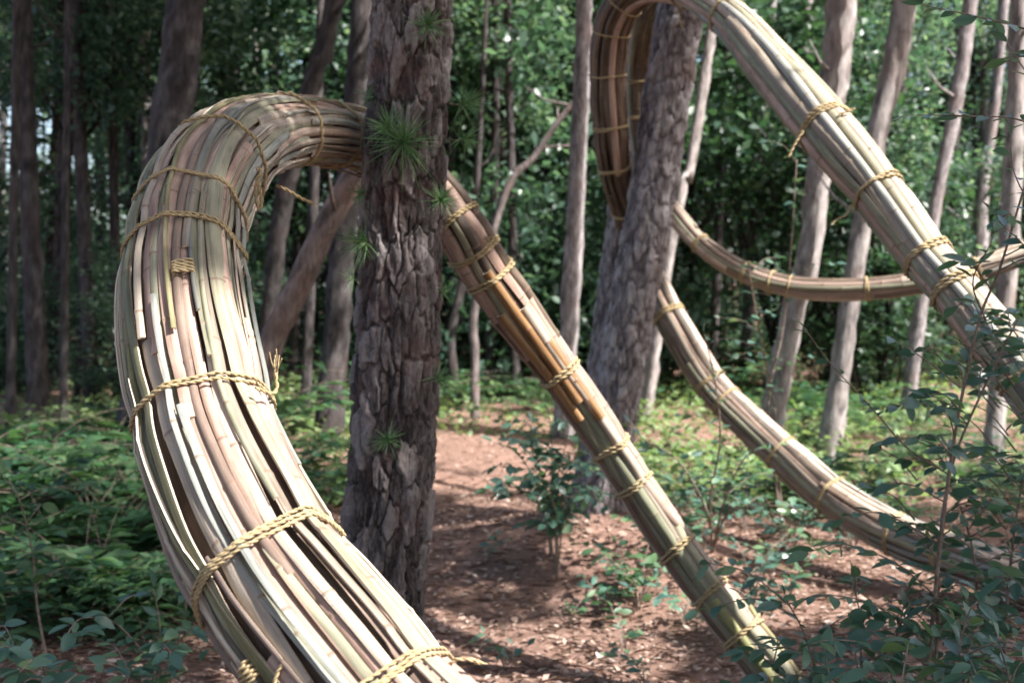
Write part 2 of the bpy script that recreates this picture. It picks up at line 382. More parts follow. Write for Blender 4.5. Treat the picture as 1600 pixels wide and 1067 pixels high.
class Bundle:
    def __init__(s, name, label, ctrl, ties, step=0.025, seed=1, K=24, twist=0.1, cat='sculpture', group=None,
                 weights=None, split=0.7, Lr=(1.4, 3.2), ncol=7, wob=1.0, far=None, slivers=0):
        s.rng = np.random.RandomState(seed); s.step = step; s.ncol = ncol
        pts = np.array([[*at(a, b, d), r] for a, b, d, r in ctrl])
        s.S, Q = spline(pts, step)
        s.P = Q[:, :3]; s.R = Q[:, 3]
        s.T, s.Nn, s.B = frames(s.P)
        s.pix = project(s.P)
        s.L = s.S[-1]
        s.ties = [s.near(t[0], t[1]) for t in ties]
        c = np.ones(len(s.S))
        for st in s.ties: c -= 0.05 * np.exp(-((s.S - st) / 0.05) ** 2)
        s.c = c
        base = s.P[0].copy(); base[2] = max(base[2], float(gz(base[0], base[1])))
        s.root = empty(name, base, label, cat, group)
        s.sections = []
        rng = s.rng
        cuts = [0.0] + [s.near(*q[0]) for q in (far or [])] + [s.L]
        regs = [(K, weights, split)] + [tuple(q[1:]) for q in (far or [])]
        for q, (KK, wts, spl) in enumerate(regs):
            lo, hi = max(0, cuts[q] - (0.2 if q else 0)), cuts[q + 1]
            w = rng.uniform(0.62, 1.38, KK); w *= 2 * np.pi / w.sum()
            th = np.cumsum(w) - w / 2
            wts = np.array(wts); wts = wts / wts.sum()
            for k in range(KK):
                cur = lo - rng.uniform(0, Lr[0]); flip = rng.randint(2)
                tw = wave(rng)
                while cur < hi:
                    ln = rng.uniform(*Lr)
                    a, b = max(lo, cur), min(hi, cur + ln)
                    if b - a > 0.25:
                        s.strip(a, b, th[k], w[k], twist, tw, depth=0.001 + 0.006 * flip + rng.uniform(0, 0.011),
                                mat=rng.choice(len(wts), p=wts), split=rng.rand() < spl, wob=wob)
                    cur += ln - rng.uniform(0.02, 0.3); flip = 1 - flip
            if q == 0:
                for k in range(slivers):      # thin splits standing on edge between the others
                    a = rng.uniform(lo, hi - 0.4); b = min(hi, a + rng.uniform(0.7, 1.9)); t0 = rng.uniform(0, 6.28)
                    s.strip(a, b, t0, 0.08, twist, wave(rng), depth=rng.uniform(-0.001, 0.006), mat=rng.choice([0, 0, 1, 2, 3, 3, 4]), split=True, wob=2.0,
                            wfix=rng.uniform(0.009, 0.016), edge=rng.choice([-1, 1]) * rng.uniform(0.5, 1.2))
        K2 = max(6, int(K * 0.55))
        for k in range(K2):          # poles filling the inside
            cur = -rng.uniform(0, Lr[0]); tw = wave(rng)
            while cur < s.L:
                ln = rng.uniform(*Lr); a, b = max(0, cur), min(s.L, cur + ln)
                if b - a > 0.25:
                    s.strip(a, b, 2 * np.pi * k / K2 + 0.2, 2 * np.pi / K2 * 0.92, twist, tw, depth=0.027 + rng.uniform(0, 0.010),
                            mat=[6, 6, 0][rng.randint(3)], split=False, wob=wob, inner=True)  # mostly brown: shade in the gaps between strips is put into the colour
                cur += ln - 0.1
        s.tie_objs = []
        for st, t in zip(s.ties, ties):
            s.tie_objs.append(s.tie(st, *t[2:]))

    def near(s, px, py):
        return s.S[np.argmin(np.hypot(s.pix[:, 0] - px, s.pix[:, 1] - py))]

    def facing(s, st, px=None, py=None):
        """angle round the bundle that looks at the camera"""
        i = np.argmin(abs(s.S - st)); d = CAM - s.P[i]
        return math.atan2(d @ s.B[i], d @ s.Nn[i])

    def strip(s, a, b, th0, wang, twist, tw, depth, mat, split, wob=1.0, inner=False, wfix=None, name='bamboo_pole', edge=0.0):
        rng = s.rng
        step = s.step * (2.5 if inner else 1)
        v = np.arange(a, b, step)
        nodes_at = np.arange(a + rng.uniform(0.02, 0.3), b - 0.02, rng.uniform(0.24, 0.4)) + 0
        nodes_at = nodes_at + rng.uniform(-0.02, 0.02, len(nodes_at))
        if not inner:
            v = np.concatenate([v] + [nodes_at + d for d in (-0.010, -0.005, -0.002, 0.0015, 0.005, 0.011)])
        v = np.unique(np.clip(np.append(v, b), a, b))
        ring = np.zeros(len(v))
        swell = np.zeros(len(v))
        for q in nodes_at:
            ring = np.maximum(ring, np.exp(-((v - q) / 0.0036) ** 2)); swell += np.exp(-((v - q) / 0.006) ** 2)
        R = np.interp(v, s.S, s.R * s.c)
        P = np.stack([np.interp(v, s.S, s.P[:, i]) for i in range(3)], 1)
        T = unit(np.stack([np.interp(v, s.S, s.T[:, i]) for i in range(3)], 1))
        Nn = np.stack([np.interp(v, s.S, s.Nn[:, i]) for i in range(3)], 1)
        Nn = unit(Nn - T * (Nn * T).sum(1, keepdims=True)); B = np.cross(T, Nn)
        w1, w2, w3 = wave(rng), wave(rng, 4, 1, 4), wave(rng, 3, 0.8, 2.5)
        th = th0 + twist * (v - a * 0) + wang * wob * (0.35 * w1(v) + 0.22 * tw(v))
        w = np.clip(wang * R * (0.98 if split else 1.05), 0.012, 0.068) if wfix is None else np.full(len(v), wfix)
        w = w * (1 + 0.10 * w2(v * 0.7)) * (1 + 0.035 * swell)
        r = R - depth + wob * 0.0045 * w2(v)
        endlift = np.exp(-(v - a) / 0.05) * rng.uniform(-0.004, 0.006) + np.exp(-(b - v) / 0.05) * rng.uniform(-0.004, 0.006)
        r = r + endlift + 0.0018 * swell
        if split:
            rho = w * rng.uniform(0.56, 0.85); tk = min(0.0065, w.mean() * 0.26)
            A = np.arcsin(np.clip(w / 2 / rho, -0.98, 0.98))
            al = np.linspace(-1, 1, s.ncol)[None] * A[:, None]
            ot, on = rho[:, None] * np.sin(al), rho[:, None] * (np.cos(al) - 1)
            al2 = np.linspace(1, -1, 4)[None] * A[:, None]
            it, inn = (rho[:, None] - tk) * np.sin(al2), (rho[:, None] - tk) * np.cos(al2) - rho[:, None]
            tau = edge + (0.26 * w3(v) + rng.uniform(-0.30, 0.30)) * min(wob, 1.3)
        else:
            kk = 7 if inner else s.ncol + 4
            al = np.linspace(0, 2 * np.pi, kk, endpoint=False)[None]
            ot = (w / 2)[:, None] * np.sin(al); on = (w / 2)[:, None] * (np.cos(al) - 1)
            tau = np.zeros(len(v))
        er = np.cos(th)[:, None] * Nn + np.sin(th)[:, None] * B
        et = -np.sin(th)[:, None] * Nn + np.cos(th)[:, None] * B
        ct, sn = np.cos(tau)[:, None], np.sin(tau)[:, None]
        def pos(t, n):
            n0 = -0.3 * w[:, None]
            t2 = t * ct - (n - n0) * sn; n2 = t * sn + (n - n0) * ct + n0
            return t2, n2, P[:, None] + et[:, None] * t2[..., None] + er[:, None] * (r[:, None] + n2)[..., None]
        acc = Acc(); off = rng.uniform(0, 50)
        t2, n2, V = pos(ot, on)
        m = V.shape[1]
        arc = np.linspace(0, 1, m)[None] * w[:, None] * (1.2 if split else 3.1)
        uvo = np.stack([arc + off, np.broadcast_to(v[:, None], arc.shape) + off], -1).reshape(-1, 2)
        rg = np.repeat(ring, m)
        if not inner:
            e2 = np.stack([np.cos(th), np.sin(th)], 1); f2 = np.stack([-np.sin(th), np.cos(th)], 1)
            s.sections.append((v, e2[:, None] * (r[:, None] + n2)[..., None] + f2[:, None] * t2[..., None]))
        nv = len(v)
        if split:
            acc.add(V, grid_faces(nv, m)[:, ::-1], None, {'ring': rg}, uvo)
            _, _, W = pos(it, inn)
            uvi = np.stack([np.broadcast_to(np.linspace(0, 1, 4)[None] * 0.02, (nv, 4)), np.broadcast_to(v[:, None], (nv, 4))], -1).reshape(-1, 2) + off
            acc.add(W, grid_faces(nv, 4)[:, ::-1], None, {'ring': 0.0}, uvi, mat=1)
            for e, f in ((V[:, -1], W[:, 0]), (W[:, -1], V[:, 0])):
                E = np.stack([e, f], 1)
                uve = np.stack([np.broadcast_to(np.array([0, 0.006])[None], (nv, 2)), np.broadcast_to(v[:, None], (nv, 2))], -1).reshape(-1, 2) + off
                acc.add(E, grid_faces(nv, 2)[:, ::-1], None, {'ring': 0.0}, uve, mat=1)
            for i, fl in ((0, 1), (-1, -1)):
                C = np.vstack([V[i], W[i]]); n = len(C); ce = C.mean(0)
                acc.add(np.vstack([C, ce]), None, [[n, (j + 1) % n, j][::fl] for j in range(n)], {'ring': 0.0}, np.full((n + 1, 2), off), mat=1)
        else:
            acc.add(V, grid_faces(nv, m, True)[:, ::-1], None, {'ring': rg}, uvo)
            if not inner:
                for i, fl in ((0, 1), (-1, -1)):
                    ce = V[i].mean(0); hole = ce + (V[i] - ce) * 0.72; deep = hole + T[i] * (0.03 if i == 0 else -0.03)
                    C = np.vstack([V[i], hole, deep, deep.mean(0)])
                    j = np.arange(m); j2 = (j + 1) % m
                    f4 = np.vstack([np.stack([j, j2, m + j2, m + j], 1), np.stack([m + j, m + j2, 2 * m + j2, 2 * m + j], 1)])
                    f3 = np.stack([2 * m + j, 2 * m + j2, np.full(m, 3 * m)], 1)
                    acc.add(C, f4[:, ::fl], f3[:, ::fl], {'ring': 0.0}, np.full((len(C), 2), off), mat=1)
        me = acc.mesh(name, [M['bam'][mat], M['cut']])
        return obj('bamboo_strip' if split else name, me, s.root)

    def ring_radius(s, st, phi):
        pts = []
        for v, sec in s.sections:
            if v[0] - 0.005 <= st <= v[-1] + 0.005: pts.append(sec[np.argmin(abs(v - st))])
        h = hull2d(np.vstack(pts))
        a = h; b = np.roll(h, -1, 0); e = b - a; n = np.stack([e[:, 1], -e[:, 0]], 1); n = unit(n); d = (n * a).sum(1)
        u = np.stack([np.cos(phi), np.sin(phi)], 1)
        q = u @ n.T
        rr = np.where(q > 1e-4, d[None] / np.maximum(q, 1e-4), 1e9)
        return rr.min(1)

    def tie(s, st, turns=2, rr=0.0046, tilt=0.0, arc=None, gap=1.0, tdir=None):
        """a twisted rope wound round the bundle; arc=(centre, half angle) winds only over a few strips"""
        rng = s.rng
        i = np.argmin(abs(s.S - st)); P, T, Nn, B = s.P[i], s.T[i], s.Nn[i], s.B[i]
        per = 110 if s.step < 0.03 else 64
        acc = Acc()
        runs = []
        if arc is None:
            ph0 = s.facing(st) + math.pi * rng.uniform(0.8, 1.2)
            phi = np.linspace(0, 2 * np.pi * turns, int(per * turns)) + ph0
            runs.append((phi, (phi - ph0) / (2 * np.pi) * rr * 2.05 * gap - turns * rr))
        else:
            for k in range(turns):
                phi = np.linspace(-1, 1, 26) * arc[1] + arc[0]
                runs.append((phi, np.full(len(phi), (k - turns / 2) * rr * 2.0) + 0.3 * rr * np.sin(phi * 9 + k)))
        td = s.facing(st) + math.pi / 2 if tdir is None else tdir
        wv = wave(rng, 3, 0.5, 1.6)
        for phi, off in runs:
            r = s.ring_radius(st, phi) + rr * 0.75
            if arc is not None:
                e = np.clip((abs(phi - arc[0]) / arc[1] - 0.8) / 0.2, 0, 1); r = r - e * 0.022
            off = off + tilt * np.sin(phi - td) * s.R[i] + rr * 0.9 * wv(phi)
            C = P + np.cos(phi)[:, None] * r[:, None] * Nn + np.sin(phi)[:, None] * r[:, None] * B + T * off[:, None]
            rope(acc, C, rr, rng)
        o = obj('rope_tie', acc.mesh('rope_tie', [M['rope']]), s.root)
        return o

def rope(acc, C, rr, rng, plies=2):
    """twisted cord along C"""
    if len(C) < 4: return
    d = np.concatenate([[0], np.cumsum(np.linalg.norm(np.diff(C, axis=0), axis=1))])
    T, Nn, B = frames(C)
    pitch = rr * 7.5
    for k in range(plies):
        ps = d / pitch * 2 * np.pi + 2 * np.pi * k / plies
        Q = C + rr * 0.48 * (np.cos(ps)[:, None] * Nn + np.sin(ps)[:, None] * B)
        wv = wave(rng, 4, 20, 90)
        tube(acc, Q, rr * 0.55 * (1 + 0.16 * wv(d)), 6)
    for k in range(int(d[-1] * 60)):      # loose fibres
        i = rng.randint(1, len(C) - 1); a = rng.uniform(0, 6.28); o = np.cos(a) * Nn[i] + np.sin(a) * B[i]
        p = C[i] + o * rr; L = rr * rng.uniform(0.8, 2.6)
        q = p + (o * rng.uniform(.2, .9) + T[i] * rng.uniform(-1, 1)) * L
        acc.add([p - T[i] * .0003, p + T[i] * .0003, q], None, [[0, 1, 2]])

def loose_end(tie, pts, rr=0.004, fray=0, spread=0.012, seed=0, flen=0.045):
    """hanging end of a tie: pts are (px, py, D)"""
    rng = np.random.RandomState(seed + 50)
    _, C = spline(np.array([at(*p) for p in pts]), 0.005)
    acc = Acc(); rope(acc, C, rr, rng)
    d = unit(C[-1] - C[-4])
    for k in range(fray):
        e = C[-1] + d * flen * rng.uniform(0.7, 1.1) + rng.normal(0, spread, 3)
        mid = (C[-1] + e) / 2 + rng.normal(0, spread * 0.4, 3)
        _, Q = spline(np.array([C[-3], C[-1] + rng.normal(0, 0.002, 3), mid, e]), 0.006)
        tube(acc, Q, np.linspace(rr * 0.42, rr * 0.2, len(Q)), 5)
    return obj('loose_end', acc.mesh('loose_end', [M['rope']]), tie)

# front bundle, wound from the ground beside the camera round the back of the pine and down again
C1 = [(1400, 2420, 1.58, .12), (1150, 1900, 1.60, .128), (900, 1500, 1.66, .132), (720, 1255, 1.75, .135), (560, 1067, 1.88, .136),
      (424, 895, 2.02, .137), (345, 740, 2.17, .136), (316, 640, 2.28, .135), (292, 510, 2.42, .132), (288, 415, 2.55, .131),
      (300, 335, 2.70, .129), (330, 272, 2.95, .127), (378, 224, 3.35, .125), (440, 206, 3.85, .122), (510, 208, 4.25, .119),
      (575, 225, 4.50, .117), (640, 268, 4.57, .115), (715, 352, 4.55, .113), (760, 425, 4.60, .112), (875, 583, 4.75, .094),
      (957, 702, 4.82, .092), (1060, 858, 4.84, .092), (1160, 988, 4.78, .096), (1250, 1110, 4.70, .097), (1330, 1220, 4.64, .095)]
T1 = [(600, 1112, 3, .0038, .10), (422, 895, 3, .0039, .06), (318, 650, 2, .0039, .10, None, 1.25), (288, 405, 2, .0039, .0), (298, 345, 2, .0037, .05),
      (338, 262, 1, .0052, .08), (448, 206, 1, .006, .05), (520, 210, 2, .005, -.05, None, 1.4),
      (712, 345, 2, .006, .1), (740, 395, 2, .0062, .1), (765, 432, 2, .0066, .05), (875, 585, 2, .0074, .12), (957, 702, 2, .0072, .1),
      (995, 757, 2, .0066, .1), (1060, 858, 2, .0072, .1), (1108, 930, 2, .0068, .15), (1162, 990, 2, .007, .15), (1225, 1075, 2, .007, .1)]
b1 = Bundle('bamboo_bundle', 'thick bundle of split bamboo arching behind the near pine, bound with yellow rope', C1, T1,
            step=0.022, seed=11, K=31, twist=0.10, weights=[.36, .18, .11, .24, .07, 0, .02, .02], split=0.85, wob=1.25,
            far=[((640, 268), 15, [.30, .10, .06, .10, .02, 0, .42, 0], 0.2), ((845, 540), 15, [.22, .18, .18, .20, .03, 0, .06, .13], 0.15)], slivers=70)
f = b1.near(297, 488)
b1.tie_objs.append(b1.tie(f, 4, .0045, 0, (b1.facing(f) + 0.02, 0.17)))
f = b1.near(500, 985)
b1.tie_objs.append(b1.tie(f, 4, .0045, 0, (b1.facing(f) - 1.15, 0.28)))
f = b1.near(850, 550)          # amber canes on the arm beyond the pine
fa = b1.facing(f)
for k, (d0, d1, an) in enumerate([(-0.42, 0.13, 0.05), (-0.25, 0.20, 0.55), (-0.05, 0.24, -0.42)]):
    b1.strip(f + d0, f + d1 + 0.1, fa + an - 0.10 * f, 0.3, 0.10, wave(b1.rng), -0.004, 5, False, 0.3, wfix=0.042)
for st in (T1[11], T1[10], T1[12]):      # re-wind the ropes that lie over those canes
    j = T1.index(st); old = b1.tie_objs[j]; new = b1.tie(b1.ties[j], *st[2:]); b1.tie_objs[j] = new
    bpy.data.objects.remove(old)
loose_end(b1.tie_objs[2], [(400, 606, 2.16), (425, 615, 2.19), (433, 605, 2.2), (431, 592, 2.2), (432, 582, 2.2)], .0039, 7, .009, 1, .03)
loose_end(b1.tie_objs[5], [(400, 262, 2.77), (408, 268, 2.77), (404, 285, 2.77), (409, 315, 2.77), (404, 326, 2.77), (400, 305, 2.77), (402, 280, 2.77), (410, 272, 2.77)], .0048, 0, .01, 2)
loose_end(b1.tie_objs[6], [(432, 290, 3.7), (450, 298, 3.7), (470, 310, 3.72), (487, 317, 3.74)], .0056, 3, .008, 3, .012)
loose_end(b1.tie_objs[0], [(690, 1062, 1.84), (708, 1032, 1.82), (735, 1030, 1.82), (752, 1036, 1.83)], .0036, 3, .004, 4, .01)
loose_end(b1.tie_objs[0], [(425, 1100, 1.80), (430, 1060, 1.80), (440, 1040, 1.80), (448, 1046, 1.80)], .0036, 0, .004, 5)
loose_end(b1.tie_objs[9], [(760, 372, 4.46), (775, 372, 4.46), (770, 380, 4.46), (762, 376, 4.46)], .006, 4, .012, 6, .02)

# second bundle: lands on the right, climbs over the leaning pine, drops behind it and runs out to the ground again
C2 = [(2080, 1330, 3.78, .10), (2000, 1200, 3.80, .10), (1850, 960, 3.85, .10), (1720, 760, 3.97, .10), (1600, 592, 4.12, .10), (1497, 462, 4.32, .098),
      (1445, 400, 4.5, .100), (1367, 293, 4.7, .112), (1285, 196, 4.95, .126), (1200, 98, 5.45, .122), (1138, 28, 5.95, .108), (1060, -22, 6.45, .108), (1000, -18, 6.75, .112),
      (962, 30, 6.95, .116), (950, 110, 7.10, .116), (954, 200, 7.2, .114), (962, 270, 7.35, .105), (984, 345, 7.62, .10), (1004, 405, 7.75, .10),
      (1024, 448, 7.72, .110), (1048, 497, 7.62, .116), (1108, 596, 7.5, .118), (1168, 660, 7.38, .122), (1232, 717, 7.25, .126), (1308, 781, 7.05, .13),
      (1406, 838, 6.75, .132), (1550, 890, 6.35, .132), (1700, 938, 6.1, .13), (1850, 1000, 5.9, .12)]
T2 = [(1590, 580, 2, .007, .05), (1490, 452, 2, .0075, .12), (1445, 402, 2, .0078, .1), (1366, 294, 2, .0065, .05), (1285, 200, 3, .006, .12), (1138, 28, 2, .006, .05),
      (1062, -15, 2, .006, 0), (985, 5, 1, .006, .0), (960, 50, 1, .006, .05), (950, 115, 1, .006, 0), (953, 195, 2, .006, .05), (960, 262, 2, .0062, .05), (978, 328, 2, .0062, 0),
      (1045, 487, 3, .0066, .05), (1112, 598, 2, .0064, .1), (1135, 632, 2, .006, .1), (1205, 715, 2, .006, .1), (1300, 782, 2, .006, .1), (1400, 832, 2, .006, 0), (1470, 862, 2, .006, 0)]
b2 = Bundle('bamboo_bundle', 'pale bamboo bundle looped over the leaning pine, its long sunlit arm slanting down', C2, T2,
            step=0.05, seed=23, K=14, Lr=(2.2, 4.2), twist=0.06, weights=[.10, .14, .01, .45, .30, 0, 0, 0], split=0.3, ncol=6, wob=1.0,
            far=[((1050, -22), 17, [.02, 0, 0, .02, .01, 0, .95, 0], 0.3), ((1020, 410), 18, [.32, .14, .02, .34, .08, 0, .10, 0], 0.6)])  # brown loop: weathered poles, with canopy shade also put into their colour
loose_end(b2.tie_objs[4], [(1255, 205, 4.80), (1245, 220, 4.80), (1237, 235, 4.80), (1232, 247, 4.80)], .006, 0)
loose_end(b2.tie_objs[4], [(1310, 180, 4.80), (1325, 174, 4.80), (1336, 170, 4.80)], .006, 0)
loose_end(b2.tie_objs[3], [(1330, 320, 4.66), (1322, 336, 4.66), (1310, 342, 4.66), (1298, 352, 4.66)], .005, 0)
loose_end(b2.tie_objs[6], [(1058, 8, 6.34), (1062, 25, 6.34), (1066, 45, 6.34)], .007, 0)

# third, thinner bundle: hangs behind the pines and swings out to a tree on the right
END3 = at(1790, 318, 7.55)
C3 = [(1050, -30, 7.05, .07), (1012, 20, 7.45, .075), (1000, 90, 7.85, .078), (998, 160, 8.0, .078), (1004, 235, 8.08, .075), (1026, 295, 8.1, .074), (1058, 340, 8.1, .074), (1100, 386, 8.0, .077),
      (1160, 424, 7.9, .08), (1230, 447, 7.8, .083), (1300, 453, 7.7, .083), (1370, 450, 7.62, .082), (1440, 441, 7.56, .082), (1520, 422, 7.5, .084), (1600, 395, 7.5, .084), (1700, 355, 7.5, .084), (1800, 318, 7.5, .08)]
T3 = [(998, 130, 2, .006, .1), (998, 180, 2, .007, .05), (1098, 384, 2, .006, .1), (1160, 424, 2, .0055, .1), (1198, 438, 2, .006, .1), (1240, 449, 1, .006, 0), (1362, 450, 2, .006, .05), (1520, 422, 2, .006, .05), (1640, 380, 2, .006, 0)]
b3 = Bundle('bamboo_bundle', 'thin weathered bamboo bundle swinging low between the trees behind the other arms', C3, T3,
            step=0.06, seed=31, K=15, twist=0.06, weights=[.05, .03, .02, .05, .05, 0, .8, 0], split=0.35, ncol=6, wob=0.7,
            far=[((1040, 320), 13, [.28, .16, .03, .22, .1, 0, .2, .01], 0.5)])

# ------------------------------------------------------------------ trees
def hash2(a, b, k):
    x = np.sin(a * 127.1 + b * 311.7 + k * 74.7) * 43758.5453
    return x - np.floor(x)

def voronoi(u, v, pu, k=0.0, jit=0.9):
    iu, iv = np.floor(u), np.floor(v)
    f1 = np.full(u.shape, 9.0); f2 = f1.copy(); idr = np.zeros(u.shape); dv1 = np.zeros(u.shape); du1 = np.zeros(u.shape)
    for a in (-1, 0, 1):
        for b in (-1, 0, 1):
            cu, cv = iu + a, iv + b
            hu = np.mod(cu, pu)
            x = cu + 0.5 + jit * (hash2(hu, cv, 1 + k) - 0.5); y = cv + 0.5 + jit * (hash2(hu, cv, 2 + k) - 0.5)
            d = np.hypot(u - x, v - y); r = hash2(hu, cv, 3 + k)
            new = d < f1
            f2 = np.where(new, f1, np.minimum(f2, d))
            idr = np.where(new, r, idr); dv1 = np.where(new, v - y, dv1); du1 = np.where(new, u - x, du1); f1 = np.where(new, d, f1)
    return f1, f2, idr, du1, dv1

def vnoise(u, v, pu, k=0.0):
    iu, iv = np.floor(u), np.floor(v); fu, fv = u - iu, v - iv
    fu = fu * fu * (3 - 2 * fu); fv = fv * fv * (3 - 2 * fv)
    h = lambda a, b: hash2(np.mod(iu + a, pu), iv + b, 5 + k)
    return (h(0, 0) * (1 - fu) + h(1, 0) * fu) * (1 - fv) + (h(0, 1) * (1 - fu) + h(1, 1) * fu) * fv - 0.5

def sstep(a, b, x):
    t = np.clip((x - a) / (b - a), 0, 1); return t * t * (3 - 2 * t)

def bark_trunk(ctrl, top_z, zf, cols, fine, cell=(0.045, 0.105), amp=0.010, seed=0.0, flare=0.35, taper=0.55):
    """trunk with plated bark; ctrl (px,py,D,r); fine rows from the ground to zf, coarse above to top_z"""
    pts = np.array([[*at(a, b, d), r] for a, b, d, r in ctrl]); pts = pts[np.argsort(pts[:, 2])]
    zg = float(gz(pts[0, 0], pts[0, 1]))
    z = np.concatenate([np.arange(zg - 0.12, zf, fine), np.linspace(zf, top_z, 60)])
    S, Q = spline(pts, 0.03); Q = Q[np.argsort(Q[:, 2])]
    slope = (Q[-1, :2] - Q[-8, :2]) / (Q[-1, 2] - Q[-8, 2]); slope0 = (Q[8, :2] - Q[0, :2]) / (Q[8, 2] - Q[0, 2])
    cx = np.stack([np.interp(z, Q[:, 2], Q[:, k]) for k in (0, 1)], 1)
    over = np.maximum(z - Q[-1, 2], 0); under = np.maximum(Q[0, 2] - z, 0)
    cx = cx + slope[None] * over[:, None] - slope0[None] * under[:, None]
    r = np.interp(z, Q[:, 2], Q[:, 3]) * (1 - taper * np.clip((z - zf) / (top_z - zf), 0, 1))
    r = r * (1 + flare * np.exp(-np.maximum(z - zg, 0) / 0.13))
    ang = np.linspace(0, 2 * np.pi, cols, endpoint=False)
    R0 = r[len(r) // 4]
    pu = max(6, round(2 * np.pi * R0 / cell[0]))
    U, Z = np.meshgrid(ang / (2 * np.pi) * pu, z / cell[1])
    u = U + 0.22 * vnoise(U * 1.0, Z * 1.3, pu, seed) * 2 + 0.16 * vnoise(U * 4, Z * 4, pu * 4, seed + 1) * 2
    v = Z + 0.22 * vnoise(U * 1.0, Z * 1.0, pu, seed + 2) * 2 + 0.12 * vnoise(U * 5, Z * 4.0, pu * 5, seed + 3) * 2
    f1, f2, idr, du, dv = voronoi(u, v, pu, seed)
    plate = sstep(0.0, 0.15, f2 - f1 + 0.05 * vnoise(U * 9, Z * 9, pu * 9, seed + 12))
    g1, g2, id2, _, dv2 = voronoi(u * 2.0 + 0.3, v * 1.7, pu * 2, seed + 4)
    sub = sstep(0.0, 0.10, g2 - g1)
    n1 = vnoise(U * 5, Z * 5, pu * 5, seed + 5); n2 = vnoise(U * 13, Z * 12, pu * 13, seed + 6); n0 = vnoise(U * 0.5, Z * 0.6, max(3, pu // 2), seed + 7)
    fl = vnoise(U * 2.2, Z * 1.6, max(3, round(pu * 2.2)), seed + 10) + 0.5 * vnoise(U * 6, Z * 4, pu * 6, seed + 11) + 0.6 * (idr - 0.5)
    terr = np.floor(fl * 6) + sstep(0.75, 1.0, fl * 6 - np.floor(fl * 6))      # stepped flakes
    h = amp * (-1.0 + plate * (0.95 + 0.55 * idr) + plate * 0.30 * (sub - 1) * (id2 > 0.35) + plate * 0.16 * terr
               - plate * 0.22 * dv + 0.22 * n1 + 0.20 * n2 + 0.5 * n0)
    # vertical furrows
    fur = vnoise(U * 0.9 + 0.6 * vnoise(U, Z * 0.7, pu, seed + 9), Z * 0.22, pu, seed + 8)
    h = h - amp * 0.7 * np.exp(-(fur / 0.03) ** 2)
    rad = r[:, None] * (1 + 0.05 * np.sin(2 * ang + 1 + 0.8 * z[:, None])) + h
    V = np.stack([cx[:, 0:1] + rad * np.cos(ang), cx[:, 1:2] + rad * np.sin(ang), np.broadcast_to(z[:, None], rad.shape)], -1).reshape(-1, 3)
    tint = np.clip(0.5 + 0.5 * (idr - 0.5) + 0.3 * (id2 - 0.5) + 0.10 * terr, 0, 1).ravel()
    me = mesh_from('trunk', V, grid_faces(len(z), cols, True), [], attrs={'tint': tint})
    top = np.array([cx[-1, 0], cx[-1, 1], z[-1]])
    base = np.array([cx[0, 0], cx[0, 1], zg])
    return me, base, top, (z, cx, r)

# chosen sunlit points with a radius; crown leaves hiding the sun are cut away
LIT = []
def lit(px, py, D, r): LIT.append((at(px, py, D), r))
for a in ((560, 1067, 1.85), (690, 1230, 1.72), (490, 975, 1.90), (424, 895, 1.95), (375, 800, 2.05), (345, 735, 2.12)): lit(*a, 0.20)
for a in ((325, 660, 2.2), (316, 600, 2.25)): lit(*a, 0.16)
for a in ((820, 500, 4.6), (890, 590, 4.7), (950, 690, 4.75), (1000, 765, 4.75), (1060, 858, 4.8), (1160, 990, 4.75)): lit(*a, 0.14)
for a in ((1140, 25, 5.9), (1200, 98, 5.4), (1285, 196, 4.9), (1340, 260, 4.75), (1400, 340, 4.6), (1450, 405, 4.5), (1520, 490, 4.25)): lit(*a, 0.24)
for a in ((1060, 515, 7.5), (1108, 596, 7.45), (1165, 660, 7.35), (1205, 695, 7.3), (1240, 725, 7.2)): lit(*a, 0.22)
for a in ((1200, 437, 7.8), (1290, 452, 7.7), (1380, 448, 7.6)): lit(*a, 0.13)
for a in ((1010, 690, 9.5), (1100, 680, 9.8), (1180, 660, 10.5), (980, 860, 7.3), (1190, 800, 8.2), (1290, 850, 7.6), (1230, 880, 7.2), (1100, 790, 8.6), (1350, 870, 7.3), (900, 1000, 5.5)): lit(*a, 0.36)
for a in ((720, 650, 14), (790, 660, 13.5), (860, 705, 12)): lit(*a, 0.6)
for a in ((1100, 610, 14), (1250, 620, 14), (1340, 640, 13), (1300, 690, 11.5)): lit(*a, 0.7)
rl = np.random.RandomState(21)
for k in range(70):
    px = rl.uniform(430, 1600); lit(px, rl.uniform(-50, 600), rl.uniform(13, 20), 0.35 + 0.75 * rl.rand() * (0.35 if px < 420 else 1))
for k in range(60): lit(rl.uniform(960, 1560), rl.uniform(560, 720), rl.uniform(9.5, 16), 0.6)
for k in range(18): lit(rl.uniform(460, 880), rl.uniform(600, 690), rl.uniform(11, 15), 0.5)
for k in range(46):
    px, py = rl.uniform(900, 1480), rl.uniform(660, 960); p = at(px, py, 1.55 * F / (py - 470)); LIT.append((p, 0.26))
for k in range(16):
    px, py = rl.uniform(690, 880), rl.uniform(690, 800); p = at(px, py, 1.55 * F / (py - 470)); LIT.append((p, 0.22))
for a in ((1420, 845, 6.7), (1500, 872, 6.5), (1580, 897, 6.3)): lit(*a, 0.2)
LP = np.array([p for p, r in LIT]); LR = np.array([r for p, r in LIT])

def open_mask(c, pad=0.0):
    """False where a leaf would stand between the sun and one of the open places"""
    keep = np.ones(len(c), bool)
    for p, r in zip(LP, LR):
        d = c - p; t = d @ SUN
        q = np.linalg.norm(d - t[:, None] * SUN, axis=1)
        keep &= ~((q < r + pad) & (t > 0.3))
    return keep

